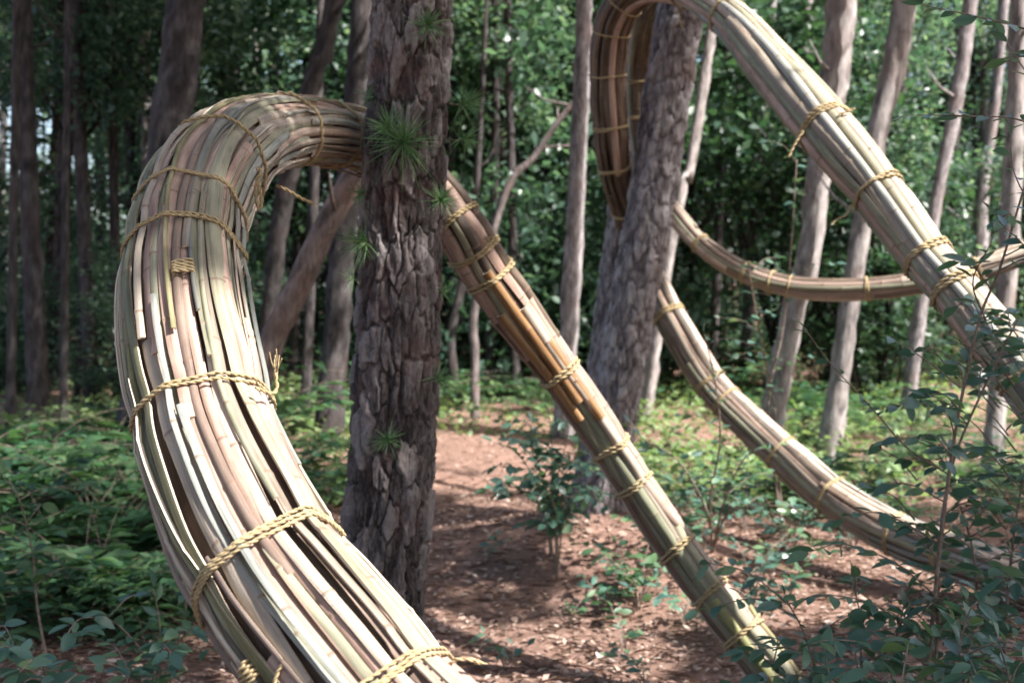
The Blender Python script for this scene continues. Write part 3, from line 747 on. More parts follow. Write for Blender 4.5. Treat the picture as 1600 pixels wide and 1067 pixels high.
def leaf_quads(c, size, aspect, rng, up=0.6, droop=0.25):
    """folded diamond leaves at centres c: 4 verts, 2 triangles each"""
    n = len(c)
    nrm = unit(rng.normal(0, 1, (n, 3)) * (1 - up) + np.array([0, 0, up]))
    a = unit(np.cross(nrm, rng.normal(0, 1, (n, 3)))); a[:, 2] -= droop * rng.rand(n); a = unit(a)
    b = unit(np.cross(nrm, a))
    L = (size * rng.uniform(0.65, 1.3, n))[:, None]; W = L * aspect
    nr = np.cross(a, b)
    V = np.stack([c - a * L / 2, c + b * W / 2 - a * L * 0.06 + nr * L * 0.06, c + a * L / 2, c - b * W / 2 - a * L * 0.06 + nr * L * 0.06], 1).reshape(-1, 3)
    i = np.arange(n)[:, None] * 4
    f = np.concatenate([i + [[0, 2, 1]], i + [[0, 3, 2]]])
    return V, f, np.repeat(rng.rand(n), 4)

def clumps(rng, n, nc, rad, sig, shape='round'):
    """n leaf centres gathered into nc clumps inside an ellipsoid of radii rad"""
    d = unit(rng.normal(0, 1, (nc, 3))) * (rng.rand(nc, 1) ** 0.42)
    cc = d * np.array(rad)
    if shape == 'pine': cc[:, 2] = np.round(cc[:, 2] / 0.7) * 0.7 + rng.normal(0, 0.08, nc)
    k = rng.choice(nc, n, p=(lambda w: w / w.sum())(rng.uniform(0.3, 1.6, nc)))
    return cc[k] + rng.normal(0, 1, (n, 3)) * np.array(sig) * rng.uniform(0.5, 1.2, nc)[k][:, None], cc

def foliage_mesh(name, c, size, aspect, mat, rng, up=0.6):
    V, f, t = leaf_quads(c, size, aspect, rng, up)
    return mesh_from(name, V, f, [mat], attrs={'tint': t * 0.6}, smooth=False)

def limbs(acc, base, cc, rng, n, r0):
    for k in rng.choice(len(cc), min(n, len(cc)), replace=False):
        e = cc[k]; m = base + (e - base) * 0.5 + rng.normal(0, 0.15, 3) + np.array([0, 0, 0.1])
        _, Q = spline(np.array([base, m, e]), 0.25); tube(acc, Q, np.linspace(r0, r0 * 0.25, len(Q)), 5, False)

rng = np.random.RandomState(3)
# shared crowns
CROWN = []
for k in range(4):
    c, cc = clumps(rng, 4200, 46, (2.1, 2.1, 2.4), (0.34, 0.34, 0.16), 'pine')
    a = Acc(); limbs(a, np.array([0, 0, -2.4]), cc, rng, 14, 0.05); tube(a, [(0, 0, -2.6), (0, 0, 0), (0, 0, 2.0)], [0.09, 0.06, 0.02], 7)
    CROWN.append((foliage_mesh('pine_crown', c, 0.17, 0.42, M['canopy'], rng, 0.5), a.mesh('limb', [M['bark3']])))
BROAD = []
for k in range(5):
    c, cc = clumps(rng, 5200, 60, (1.7, 1.7, 2.1), (0.30, 0.30, 0.17))
    a = Acc(); limbs(a, np.array([0, 0, -2.2]), cc, rng, 16, 0.03)
    BROAD.append((foliage_mesh('leafy_crown', c, 0.135, 0.55, M['leaf'] if k != 2 else M['leaf_dark'], rng, 0.62), a.mesh('limb', [M['bark3']])))

def add_crown(root, loc, scale, kind, rz, rng, unique=False):
    src = CROWN if kind == 'pine' else BROAD
    me, lm = src[rng.randint(len(src))]
    if unique:
        n = len(me.vertices); co = np.empty(n * 3, np.float32); me.vertices.foreach_get('co', co)
        V = co.reshape(-1, 4, 3).astype(float) * scale
        ca, sa = math.cos(rz), math.sin(rz)
        V = np.stack([V[..., 0] * ca - V[..., 1] * sa, V[..., 0] * sa + V[..., 1] * ca, V[..., 2]], -1) + np.array(loc)
        keep = open_mask(V.mean(1), 0.07)
        V = V[keep]; m = len(V); i = np.arange(m)[:, None] * 4
        me = mesh_from('pine_crown', V.reshape(-1, 3), np.concatenate([i + [[0, 2, 1]], i + [[0, 3, 2]]]), [M['canopy'] if kind == 'pine' else M['leaf']],
                       attrs={'tint': np.repeat(rng.rand(m) * 0.6, 4)}, smooth=False)
        cr = obj('crown', me, root)
        return cr
    out = []
    cr = bpy.data.objects.new('crown', me); COL.objects.link(cr); cr.parent = root
    lo = bpy.data.objects.new('limb', lm); COL.objects.link(lo); lo.parent = root
    for o in (cr, lo):
        o.location = Vector(np.array(loc) - np.array(root.location)); o.scale = (scale,) * 3 if np.isscalar(scale) else scale; o.rotation_euler[2] = rz
    return cr

def region(x, y):
    p = project(np.array([x, y, 2.0]))[0]
    return 0 if p < 560 else (1 if p < 960 else (2 if p < 1330 else 3))
WHERE = ['behind the bend of the near bamboo bundle', 'between the near pine and the leaning pine', 'between the leaning pine and the pale trunks', 'beyond the sunlit bamboo arm']

def far_tree(pts, label, mat, cat='tree', group=None, top=None, crown='pine', unique=False, name='pine_tree', cs=0.8, seed=0):
    """background tree: pts are (px, py, D, width_px); base goes down to the ground"""
    rg = np.random.RandomState(seed + 900)
    P = np.array([[*at(a, b, d), w * d / F / 2] for a, b, d, w in pts]); P = P[np.argsort(P[:, 2])]
    zg = float(gz(P[0, 0], P[0, 1]))
    sl = (P[1, :3] - P[0, :3]); sl = sl / max(sl[2], 0.1)
    b0 = P[0, :3] - sl * (P[0, 2] - zg + 0.1); zg = float(gz(b0[0], b0[1])); b0[2] = zg - 0.1
    st = (P[-1, :3] - P[-2, :3]); st = st / max(st[2], 0.1); st[:2] *= 0.6
    top = top or max(P[-1, 2] + 2.0, rg.uniform(8.5, 11.5))
    Q = np.vstack([[*b0, P[0, 3] * 1.25], P]) if P[0, 2] > zg + 0.15 else P
    tp = P[-1, :3] + st * max(top - P[-1, 2], 0.5)
    Q = np.vstack([Q, [*tp, P[-1, 3] * 0.45]])
    S, Q = spline(Q, 0.12)
    acc = Acc()
    k = 12; n = len(Q)
    T, Nn, B = frames(Q[:, :3]); an = np.linspace(0, 2 * np.pi, k, endpoint=False)
    rr = Q[:, 3:4] * 0.88 * (1 + 0.09 * rg.normal(0, 1, (n, k)) + 0.08 * np.sin(an[None] * 2 + S[:, None]))
    V = Q[:, None, :3] + rr[..., None] * (np.cos(an)[None, :, None] * Nn[:, None] + np.sin(an)[None, :, None] * B[:, None])
    acc.add(V.reshape(-1, 3), grid_faces(n, k, True), None, {'tint': np.clip(rg.normal(0.5, 0.25, n * k), 0, 1)})
    for j in range(3):            # dead branch stubs
        i = rg.randint(n // 4, n); d = rg.normal(0, 1, 3); d[2] = 0.3; d = unit(d)
        tube(acc, [Q[i, :3], Q[i, :3] + d * 0.35, Q[i, :3] + d * 0.6 + [0, 0, 0.12]], [0.02, 0.014, 0.006], 5, attrs={'tint': 0.5})
    root = empty(name, (b0[0], b0[1], zg), label, cat, group)
    obj('trunk', acc.mesh('trunk', [mat]), root)
    if crown: add_crown(root, tp + np.array([0, 0, 0.2]), cs, crown, rg.uniform(0, 6), rg, unique or group != 'distant trees of the wood')
    if crown and cs > 1.1:  # second, lower crown added to deepen the shade
        for q in (-1.6,): add_crown(root, tp + np.array([rg.uniform(-.9, .9), rg.uniform(-.9, .9), q]), cs * 0.85, crown, rg.uniform(0, 6), rg, True)
    return root

# --- near pine with plated bark
me, base, top, prof1 = bark_trunk([(645, -40, 4.2, .130), (643, 0, 4.2, .131), (633, 250, 4.2, .134), (624, 480, 4.2, .138), (612, 700, 4.2, .138), (601, 900, 4.2, .134), (588, 1175, 4.2, .145)],
                          9.5, 2.75, 250, 0.0042, (0.052, 0.15), 0.0155, 3.0)
me.materials.append(M['bark'])
pine1 = empty('pine_tree', base, 'nearest pine, thick grey plated bark with tufts of green needles on its trunk', 'pine')
obj('trunk', me, pine1)
add_crown(pine1, top + [0, 0, 0.3], 1.1, 'pine', 1.0, rng, True)

# --- leaning pine carrying the looped bundle and the pine standing close behind it
me, base, top, _ = bark_trunk([(1072, -60, 7.2, .138), (1066, 0, 7.2, .139), (1042, 150, 7.22, .138), (1020, 300, 7.26, .136), (988, 480, 7.3, .132), (962, 640, 7.35, .130), (938, 800, 7.4, .132)],
                          10.5, 3.9, 130, 0.011, (0.055, 0.12), 0.012, 11.0, 0.12)
me.materials.append(M['bark2'])
pine2 = empty('pine_tree', base, 'pine leaning right, with the bamboo loop hung over its trunk', 'pine')
obj('trunk', me, pine2); add_crown(pine2, top + [0, 0, 0.3], 1.05, 'pine', 2.0, rng, True)
me, base, top, _ = bark_trunk([(1012, -40, 8.45, .11), (1000, 100, 8.45, .112), (985, 260, 8.45, .115), (958, 480, 8.45, .115), (934, 680, 8.45, .12), (918, 790, 8.45, .122)],
                          11, 4.2, 110, 0.014, (0.05, 0.10), 0.011, 17.0, 0.2)
me.materials.append(M['bark2'])
pine3 = empty('pine_tree', base, 'second pine half hidden close behind the leaning pine', 'pine')
obj('trunk', me, pine3); add_crown(pine3, top + [0, 0, 0.3], 1.05, 'pine', 4.0, rng, True)

# --- trees behind, placed one by one
GB = 'trees standing in the wood behind the bamboo'
dk = 'slim dark pine standing in the deep shade of the wood'
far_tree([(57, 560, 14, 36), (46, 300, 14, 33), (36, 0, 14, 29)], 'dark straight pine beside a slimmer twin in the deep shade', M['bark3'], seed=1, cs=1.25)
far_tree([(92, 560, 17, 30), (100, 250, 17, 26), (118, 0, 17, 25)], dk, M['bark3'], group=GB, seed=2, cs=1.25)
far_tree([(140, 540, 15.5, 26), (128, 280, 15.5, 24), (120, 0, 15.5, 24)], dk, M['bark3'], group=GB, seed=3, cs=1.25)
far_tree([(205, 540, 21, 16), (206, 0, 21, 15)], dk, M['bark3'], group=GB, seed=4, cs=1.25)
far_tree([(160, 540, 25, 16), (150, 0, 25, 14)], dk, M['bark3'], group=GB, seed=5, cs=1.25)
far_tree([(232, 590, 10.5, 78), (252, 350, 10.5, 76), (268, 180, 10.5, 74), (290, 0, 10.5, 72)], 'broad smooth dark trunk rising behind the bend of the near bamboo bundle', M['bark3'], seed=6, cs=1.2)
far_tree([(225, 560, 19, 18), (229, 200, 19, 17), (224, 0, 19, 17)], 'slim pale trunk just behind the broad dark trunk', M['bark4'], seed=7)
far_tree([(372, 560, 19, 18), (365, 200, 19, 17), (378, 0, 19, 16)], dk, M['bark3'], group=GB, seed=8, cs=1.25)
far_tree([(412, 580, 15, 30), (440, 330, 14.5, 32), (490, 120, 14, 34), (522, 0, 14, 34)], 'slender grey trunk leaning right above the bend of the bamboo', M['bark3'], seed=9, cs=1.25)
far_tree([(398, 600, 8.6, 54), (432, 520, 8.6, 48), (490, 395, 8.6, 44), (545, 290, 8.6, 42), (620, 160, 8.6, 38)], 'smooth brown trunk leaning steeply behind the near pine', M['bark6'], seed=10, top=6.5)
far_tree([(520, 590, 12, 46), (535, 400, 12, 44), (556, 120, 12, 40), (566, 0, 12, 40)], 'shaded straight trunk close beside the leaning brown one', M['bark3'], seed=11, cs=1.25)
far_tree([(428, 540, 21, 18), (430, 0, 21, 16)], dk, M['bark3'], group=GB, seed=12, cs=1.25)
far_tree([(742, 560, 14.5, 15), (742, 480, 14.5, 15), (790, 300, 14.5, 14), (835, 245, 14.5, 12), (872, 190, 14.5, 11), (925, 122, 14.5, 9)], 'thin crooked dead tree with a kinked bare stem', M['bark5'], seed=13, top=5.0, crown=None, name='dead_tree')
far_tree([(712, 600, 15.5, 16), (706, 520, 15.5, 15), (735, 380, 15.5, 13), (750, 200, 15.5, 12)], 'thin grey sapling beside the crooked dead tree', M['bark3'], seed=14, crown='broad', cs=0.7, top=6, name='sapling')
far_tree([(884, 600, 13, 34), (893, 440, 13, 32), (903, 240, 13, 30), (913, 0, 13, 29)], 'straight grey trunk just left of the leaning pine', M['bark2'], seed=15, cs=1.25)
far_tree([(1204, 660, 11.5, 46), (1232, 520, 11.5, 44), (1265, 390, 11.5, 44), (1285, 220, 11.5, 46), (1316, 0, 11.5, 50)], 'tall pale sunlit trunk leaning right behind the sunlit bamboo arm', M['bark4'], seed=16, cs=0.6)
far_tree([(1316, 560, 11, 36), (1342, 380, 11, 38), (1372, 200, 11, 38), (1415, 0, 11, 38)], 'grey pink trunk parallel to the tall pale trunk', M['bark4'], seed=17, cs=0.6)
far_tree([(1424, 590, 14, 26), (1437, 490, 14, 25), (1465, 300, 14, 24), (1512, 40, 14, 23)], 'slim leaning trunk seen in the crook of bamboo arm and low bundle', M['bark2'], seed=18, cs=0.6)
far_tree([(1560, 600, 10.5, 34), (1578, 350, 10.5, 32), (1592, 0, 10.5, 30)], 'pale trunk with sunlit patches above the broadleaf shrub', M['bark4'], seed=19, cs=0.6)
far_tree([(1225, 560, 17, 22), (1240, 280, 17, 20), (1262, 0, 17, 20)], dk, M['bark2'], group=GB, seed=20, cs=0.6)
far_tree([(1012, 620, 14, 26), (1040, 430, 14, 22), (1068, 280, 14, 20), (1092, 180, 14, 18)], 'thin pale trunk leaning in the gap right of the leaning pine', M['bark4'], seed=21, cs=0.6)
far_tree([(1165, 560, 18, 18), (1178, 300, 18, 18), (1200, 100, 18, 17)], dk, M['bark2'], group=GB, seed=22, cs=0.6)
far_tree([(836, 560, 20, 15), (838, 100, 20, 15)], dk, M['bark3'], group=GB, seed=23, cs=0.6)
far_tree([(1530, 560, 16, 26), (1535, 300, 16, 22), (1560, 100, 16, 20)], 'slim trunk behind the pale trunk over the shrub', M['bark2'], seed=24, cs=0.6)
far_tree([(765, 560, 17, 18), (772, 300, 17, 16), (775, 0, 17, 16)], dk, M['bark3'], group=GB, seed=25, cs=0.6)
far_tree([(1790, 560, 7.78, 66), (1790, 318, 7.78, 64), (1795, 100, 7.78, 60)], 'pine to which the end of the thin bamboo bundle is tied', M['bark2'], seed=26)

rg = np.random.RandomState(78)
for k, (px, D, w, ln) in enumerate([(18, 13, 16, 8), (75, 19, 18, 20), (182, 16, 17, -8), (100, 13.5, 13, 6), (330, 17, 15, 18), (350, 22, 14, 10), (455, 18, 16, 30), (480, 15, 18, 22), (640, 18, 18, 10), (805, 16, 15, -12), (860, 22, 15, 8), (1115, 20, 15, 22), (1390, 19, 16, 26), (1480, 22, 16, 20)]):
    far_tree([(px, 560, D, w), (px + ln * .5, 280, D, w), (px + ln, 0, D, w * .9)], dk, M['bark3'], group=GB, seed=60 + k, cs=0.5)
rg = np.random.RandomState(77)
for k in range(16):               # the wood goes on
    D = rg.uniform(24, 42); px = rg.uniform(-350, 1950); w = rg.uniform(0.14, 0.26) * F / D; ln = rg.uniform(-20, 45)
    far_tree([(px, 560, D, w), (px + ln * 0.5, 280, D, w * 0.95), (px + ln, 0, D, w * 0.9)], 'distant trunk among the far trees of the wood', M[['bark2', 'bark3', 'bark3', 'bark4'][k % 4]],
             group='distant trees of the wood', seed=100 + k, cs=0.4)
    o = [q for q in COL.objects if q.get('group') == 'distant trees of the wood'][-1]
    wi = region(o.location[0], o.location[1]); o['label'] = 'distant %s trunk in the wood %s' % (['grey', 'dark', 'dark', 'pale'][k % 4], WHERE[wi]); o['group'] = 'distant trees of the wood'

# --- unseen pines added out of view around the camera to shade the place
spots = [(3.3, -0.6), (5.0, 1.4), (6.6, -2.0), (4.4, -3.6), (7.6, 2.4), (2.2, -4.4), (9.3, -0.2), (9.0, 4.6), (6.0, 4.4), (0.6, -3.2), (11.0, 2.2), (-2.6, -2.4), (-4.6, 1.5), (-5.2, 5.2), (12.2, -2.2), (14.2, 0.6), (13.4, 4.4), (8.4, -4.6), (-3.6, -5.0), (5.2, -6.5)]
for k, (x, y) in enumerate(spots):
    b = np.array([x, y, float(gz(x, y))]); H = rg.uniform(7.2, 10.2)
    root = empty('pine_tree', b, 'tall unseen pine added out of view to shade the sculpture', 'pine', 'unseen pines added for shade')
    P = np.array([[*b - [0, 0, 0.1], .17], [x + .05, y, H * .4, .14], [x + .1, y + .1, H, .08]])
    S, Q = spline(P, 0.3); a = Acc(); tube(a, Q[:, :3], Q[:, 3], 12); obj('trunk', a.mesh('trunk', [M['bark3']]), root)
    add_crown(root, np.array([x + .1, y + .1, H + .4]), rg.uniform(1.05, 1.3), 'pine', rg.uniform(0, 6), rg, unique=True)
    add_crown(root, np.array([x + rg.uniform(-.8, .8), y + rg.uniform(-.8, .8), H - 1.9]), rg.uniform(0.7, 0.95), 'pine', rg.uniform(0, 6), rg, unique=True)

# --- leafy understorey trees filling the background
def leafy(px, D, zc, scale, label, group=None, sz=1.0):
    x = at(px, 480, D)[0]; z0 = float(gz(x, D))
    wi = region(x, D); root = empty('leafy_tree', (x, D, z0), '%s leafy tree in the wood %s' % ('low' if zc < 3.5 else 'tall', WHERE[wi]), 'tree', group)
    a = Acc(); h = zc - 1.2 * scale * sz
    S, Q = spline(np.array([[x, D, z0 - .1], [x + .1, D, z0 + max(h, .3) * .5], [x, D, max(zc, z0 + .4)]]), 0.3)
    tube(a, Q, np.linspace(0.055, 0.03, len(Q)) * scale, 7); obj('trunk', a.mesh('trunk', [M['bark3']]), root)
    add_crown(root, (x, D, zc), (scale, scale, scale * sz), 'broad', rg.uniform(0, 6), rg)
    return root
GL = 'leafy trees of the background wood'
for k in range(120):
    D = 15.5 + 27 * rg.rand() ** 1.1; px = rg.uniform(-250, 1850)
    lo, hi = 1.55 - 40 / F * D, 1.55 + 520 / F * D
    zc = rg.uniform(lo + 1.2, hi)
    leafy(px, D, zc, rg.uniform(0.75, 1.25), 'leafy tree with blurred green foliage in the background wood', GL, rg.uniform(0.8, 1.3))

for k in range(44):               # low bushy growth hiding the far ground
    D = rg.uniform(15, 27); px = rg.uniform(-200, 1800); sc_ = rg.uniform(.5, .85); x = at(px, 480, D)[0]
    leafy(px, D, float(gz(x, D)) + sc_ * 1.3, sc_, '', GL, rg.uniform(.7, 1.0))
# far wood closing the view: nobody could count it
n = 60000
ang = rg.uniform(-0.75, 0.75, n); dist = rg.uniform(40, 62, n)
x = np.sin(ang) * dist; y = np.cos(ang) * dist
cl = rg.randint(0, 420, n); ca = rg.uniform(-0.75, 0.75, 420); cd = rg.uniform(42, 60, 420); cz = rg.uniform(0.5, 17, 420)
c = np.stack([np.sin(ca[cl]) * cd[cl], np.cos(ca[cl]) * cd[cl], cz[cl] + gz(0, 45)], 1) + rg.normal(0, 1, (n, 3)) * [1.4, 1.4, 0.8]
fw = obj('far_woods', foliage_mesh('far_woods', c, 0.34, 0.6, M['leaf'], rg, 0.6))
tag(fw, 'far green wood closing the view between the trunks', 'woods', kind='stuff')

# ------------------------------------------------------------------ needle tufts on the near pine
def tuft(px, py, D, size, n, out, seed, twig_from=None):
    size *= 1.22
    rg = np.random.RandomState(seed); c = at(px, py, D); out = unit(np.array(out, float))
    acc = Acc()
    o0 = c - out * size * 0.35 if twig_from is None else at(*twig_from)
    _, Q = spline(np.array([o0, (o0 + c) / 2 + [0, 0, -0.004], c]), 0.01)
    tw = Acc(); tube(tw, Q, np.linspace(0.004, 0.0025, len(Q)), 6)
    d = unit(rg.normal(0, 1, (n, 3)) * 0.75 + out * rg.uniform(0.2, 1.0, (n, 1)) + [0, 0, 0.18])
    L = size * rg.uniform(0.65, 1.1, n); st = c - out * rg.uniform(0, 0.35, (n, 1)) * size
    side = unit(np.cross(d, rg.normal(0, 1, (n, 3)))); s2 = np.cross(d, side)
    w = 0.0014
    rings = []
    for t, k in ((0, 1.0), (0.5, 0.95), (1.0, 0.25)):
        p = st + d * (L * t)[:, None] + np.array([0, 0, -1.0]) * (0.10 * L * t * t)[:, None]
        rings.append(np.stack([p + (side * math.cos(a) + s2 * math.sin(a)) * w * k for a in (0, 2.094, 4.189)], 1))
    V = np.stack(rings, 1).reshape(-1, 3)            # n,3,3
    i = np.arange(n)[:, None] * 9; f = []
    for r_ in (0, 3):
        for j in range(3): f.append(i + [[r_ + j, r_ + (j + 1) % 3, r_ + 3 + (j + 1) % 3, r_ + 3 + j]])
    me = mesh_from('needle_tuft', V, np.concatenate(f), [M['needle']], attrs={'tint': np.repeat(rg.rand(n) * 0.8, 9)})
    t = obj('needle_tuft', me, pine1); obj('twig', tw.mesh('twig', [M['twig']]), t)
for k, a in enumerate([(628, 222, 3.98, .125, 150, (-.1, -1, .1)), (606, 200, 4.0, .085, 90, (-.4, -1, .4)), (668, 38, 4.02, .075, 70, (.2, -1, .2)),
                       (562, 376, 4.10, .085, 80, (-1, -.5, .2)), (605, 688, 4.02, .06, 60, (-.1, -1, 0)), (690, 312, 4.06, .065, 70, (.7, -1, .2)),
                       (690, 592, 4.12, .06, 45, (1, -.4, -.1)), (692, 455, 4.14, .04, 22, (1, -.3, .1)), (577, 150, 4.14, .05, 30, (-1, -.3, .2)), (563, 302, 4.12, .05, 30, (-1, -.4, 0)),
                       (548, 436, 4.12, .05, 18, (-1, -.4, .2)), (550, 705, 4.14, .05, 16, (-1, -.3, 0))]):
    tuft(*a, seed=400 + k)
tuft(732, 162, 4.16, .075, 75, (1, -.2, .1), 420, (700, 163, 4.2))
tuft(728, 218, 4.16, .07, 45, (1, -.2, -.25), 421, (700, 218, 4.2))

# ------------------------------------------------------------------ shrubs with single leaves
def leaf_shape(name, wid, fold, curl, mat, seg=5):
    t = np.linspace(0, 1, seg + 1); w = wid * np.sin(np.pi * t ** 0.85) ** 0.8 * 0.5; w[0] = 0.012; w[-1] = 0.004
    z = -curl * t ** 2
    V = np.stack([np.stack([-w, t, z + fold * w], 1), np.stack([0 * t, t, z], 1), np.stack([w, t, z + fold * w], 1)], 1).reshape(-1, 3)
    return mesh_from(name, V, grid_faces(seg + 1, 3), [mat])
LEAF = {}
for key, mt in (('shrub', 'shrub'), ('fern', 'fern'), ('litter', 'litter')):
    LEAF[key] = [leaf_shape('leaf', w, f, c, M[mt]) for w, f, c in ((0.50, 0.25, 0.12), (0.56, 0.15, 0.22), (0.46, 0.35, 0.05), (0.52, 0.1, 0.3))]

def place_leaf(parent, me, p, d, nrm, size, name='leaf'):
    d = unit(d); x = unit(np.cross(d, nrm)); z = np.cross(x, d)
    o = bpy.data.objects.new(name, me); COL.objects.link(o); o.parent = parent
    m = Matrix(((x[0] * size, d[0] * size, z[0] * size, p[0]), (x[1] * size, d[1] * size, z[1] * size, p[1]), (x[2] * size, d[2] * size, z[2] * size, p[2]), (0, 0, 0, 1)))
    o.matrix_parent_inverse = Matrix.Translation(-parent.location)
    o.matrix_basis = m
    return o

SHRUBS = []
class Shrub:
    def __init__(s, name, label, base, cat='shrub', group=None, seed=0, leaf=0.05, kind='shrub', cap=300):
        s.root = empty(name, base, label, cat, group); s.rg = np.random.RandomState(seed); s.leaf = leaf; s.kind = kind; s.n = 0; s.cap = cap
        s.base = np.array(base, float); s.rest = []; SHRUBS.append(s)
    def finish(s):
        if not s.rest: return
        acc = Acc()
        for me, p, d, nr, sz in s.rest:
            d = unit(d); x = unit(np.cross(d, nr)); z = np.cross(x, d)
            co = np.empty(len(me.vertices) * 3, np.float32); me.vertices.foreach_get('co', co); co = co.reshape(-1, 3).astype(float) * sz
            acc.add(p + co[:, :1] * x + co[:, 1:2] * d + co[:, 2:] * z, grid_faces(len(co) // 3, 3), None, {'tint': s.rg.rand()})
        o = obj('foliage', acc.mesh('foliage', [M[s.kind]]), s.root); o['kind'] = 'stuff'
    def stem(s, pts, r0, r1, name='stem'):
        S, Q = spline(np.asarray(pts, float), 0.02); a = Acc(); tube(a, Q, np.linspace(r0, r1, len(Q)), 7); obj(name, a.mesh(name, [M['twig']]), s.root)
        return Q
    def leaves(s, Q, frm=0.15, gap=0.03, size=None, flat=0.62):
        rg = s.rg; size = size or s.leaf
        d = np.concatenate([[0], np.cumsum(np.linalg.norm(np.diff(Q, axis=0), axis=1))]); side = 1
        T = unit(np.gradient(Q, axis=0))
        for q in np.append(np.arange(d[-1] * frm, d[-1], gap), d[-1]):
            if s.n >= s.cap: return
            i = np.argmin(abs(d - q)); t = T[i]; x = np.cross(t, [0, 0, 1.0]); x = unit(x) if np.linalg.norm(x) > 0.2 else unit(rg.normal(0, 1, 3) * [1, 1, 0.1])
            end = q >= d[-1] - 1e-6
            dr = t + rg.normal(0, .2, 3) if end else 0.55 * t + side * x + rg.normal(0, 0.28, 3) + [0, 0, -0.1]
            nr = unit(np.array([0, 0, 0.55]) + 0.55 * SUN + rg.normal(0, 1, 3) * (1 - flat))
            a = (LEAF[s.kind][rg.randint(4)], Q[i] + unit(dr) * 0.004, dr, nr, size * rg.uniform(0.65, 1.2))
            if s.n < 300: place_leaf(s.root, *a)
            else: s.rest.append(a)
            side = -side; s.n += 1
    def twig(s, pts, r0=0.003, **kw):
        Q = s.stem(pts, r0, 0.0012, 'twig'); s.leaves(Q, **kw); return Q
    def bushy(s, Q, n, length, lo=0.3, gap=0.03, up=0.25, **kw):
        """n leafy twigs springing from stem Q"""
        rg = s.rg
        for k in range(n):
            if s.n >= s.cap: return
            i = int((lo + (1 - lo) * (k + rg.rand()) / n) * (len(Q) - 1)); a = rg.uniform(0, 6.28)
            L = length * rg.uniform(0.6, 1.25); d = np.array([math.cos(a), math.sin(a), up + rg.uniform(-.15, .3)])
            p = Q[i]; m = p + d * L * .5 + [0, 0, 0.02]; e = p + d * L + [rg.normal(0, .02), rg.normal(0, .02), -0.12 * L]
            s.twig([p, m, e], 0.0025, frm=0.15, gap=gap, **kw)

def W(pts): return [at(*p) for p in pts]
def gpt(px, D, py=None):
    x = at(px, 480, D)[0]; return np.array([x, D, float(gz(x, D))])

# shrub in front of the bamboo's far end, its upright stems crossing it
b = gpt(1445, 3.6)
sh = Shrub('broadleaf_shrub', 'tall open shrub with upright brown stems and dark oval leaves beside the bamboo arm', b, seed=1, leaf=.064, cap=620)
Q1 = sh.stem([b, *W([(1440, 1150, 3.6), (1458, 960, 3.6), (1475, 800, 3.58), (1497, 650, 3.55), (1530, 500, 3.5), (1562, 420, 3.45), (1604, 280, 3.4)])], .0085, .003)
Q2 = sh.stem([b + [.02, .03, 0], *W([(1452, 1150, 3.65), (1464, 1000, 3.65), (1468, 850, 3.62), (1490, 720, 3.6), (1545, 590, 3.6), (1590, 500, 3.6)])], .007, .003)
sh.twig(W([(1472, 735, 3.58), (1416, 698, 3.5), (1360, 635, 3.42), (1300, 570, 3.36), (1256, 512, 3.32)]), .003, frm=.1, gap=.05, size=.05)
sh.twig(W([(1500, 605, 3.5), (1450, 565, 3.45), (1392, 527, 3.4)]), .003, frm=.2, gap=.032, size=.046)
sh.twig(W([(1462, 930, 3.6), (1400, 880, 3.5), (1320, 850, 3.4), (1265, 862, 3.35)]), .003, frm=.1, gap=.03)
sh.twig(W([(1468, 850, 3.6), (1410, 815, 3.55), (1360, 800, 3.5), (1310, 812, 3.5)]), .003, frm=.1, gap=.03)
sh.twig(W([(1455, 1000, 3.6), (1380, 950, 3.45), (1300, 930, 3.35), (1220, 945, 3.3)]), .003, frm=.1, gap=.028)
sh.twig(W([(1445, 1060, 3.6), (1370, 1010, 3.4), (1290, 1000, 3.3), (1240, 1020, 3.28)]), .003, frm=.1, gap=.028)
sh.twig(W([(1440, 1100, 3.6), (1380, 1065, 3.4), (1310, 1050, 3.3), (1270, 1066, 3.28)]), .003, frm=.1, gap=.028)
sh.twig(W([(1540, 500, 3.5), (1520, 440, 3.45), (1548, 380, 3.4), (1560, 330, 3.4)]), .003, frm=.2, gap=.04)
sh.bushy(Q1, 22, .22, .2, .028); sh.bushy(Q2, 22, .22, .25, .028)

b = gpt(1570, 3.9)
sh = Shrub('broadleaf_shrub', 'dense shrub of dark oval leaves rooted behind the tall open shrub', b, seed=2, leaf=.062, cap=640)
for pl in ([(1568, 1100, 3.9), (1572, 960, 3.9), (1586, 820, 3.88), (1604, 720, 3.85)], [(1555, 1100, 3.9), (1530, 960, 3.85), (1520, 860, 3.8), (1500, 790, 3.8)], [(1600, 1100, 3.95), (1640, 900, 3.9), (1650, 700, 3.9), (1640, 560, 3.9)]):
    Q = sh.stem([b, *W(pl)], .008, .003); sh.bushy(Q, 21, .22, .2, .028)
for k in range(44):
    px, py = sh.rg.uniform(1360, 1620), sh.rg.uniform(480, 1060)
    if px < 1560 and 800 < py < 910: continue
    p0 = at(px + 60, py + 50, 3.85); p1 = at(px, py, 3.7 + sh.rg.uniform(-.2, .2))
    sh.twig([p0, (p0 + p1) / 2 + [0, 0, .02], p1], .003, frm=.1, gap=.026)

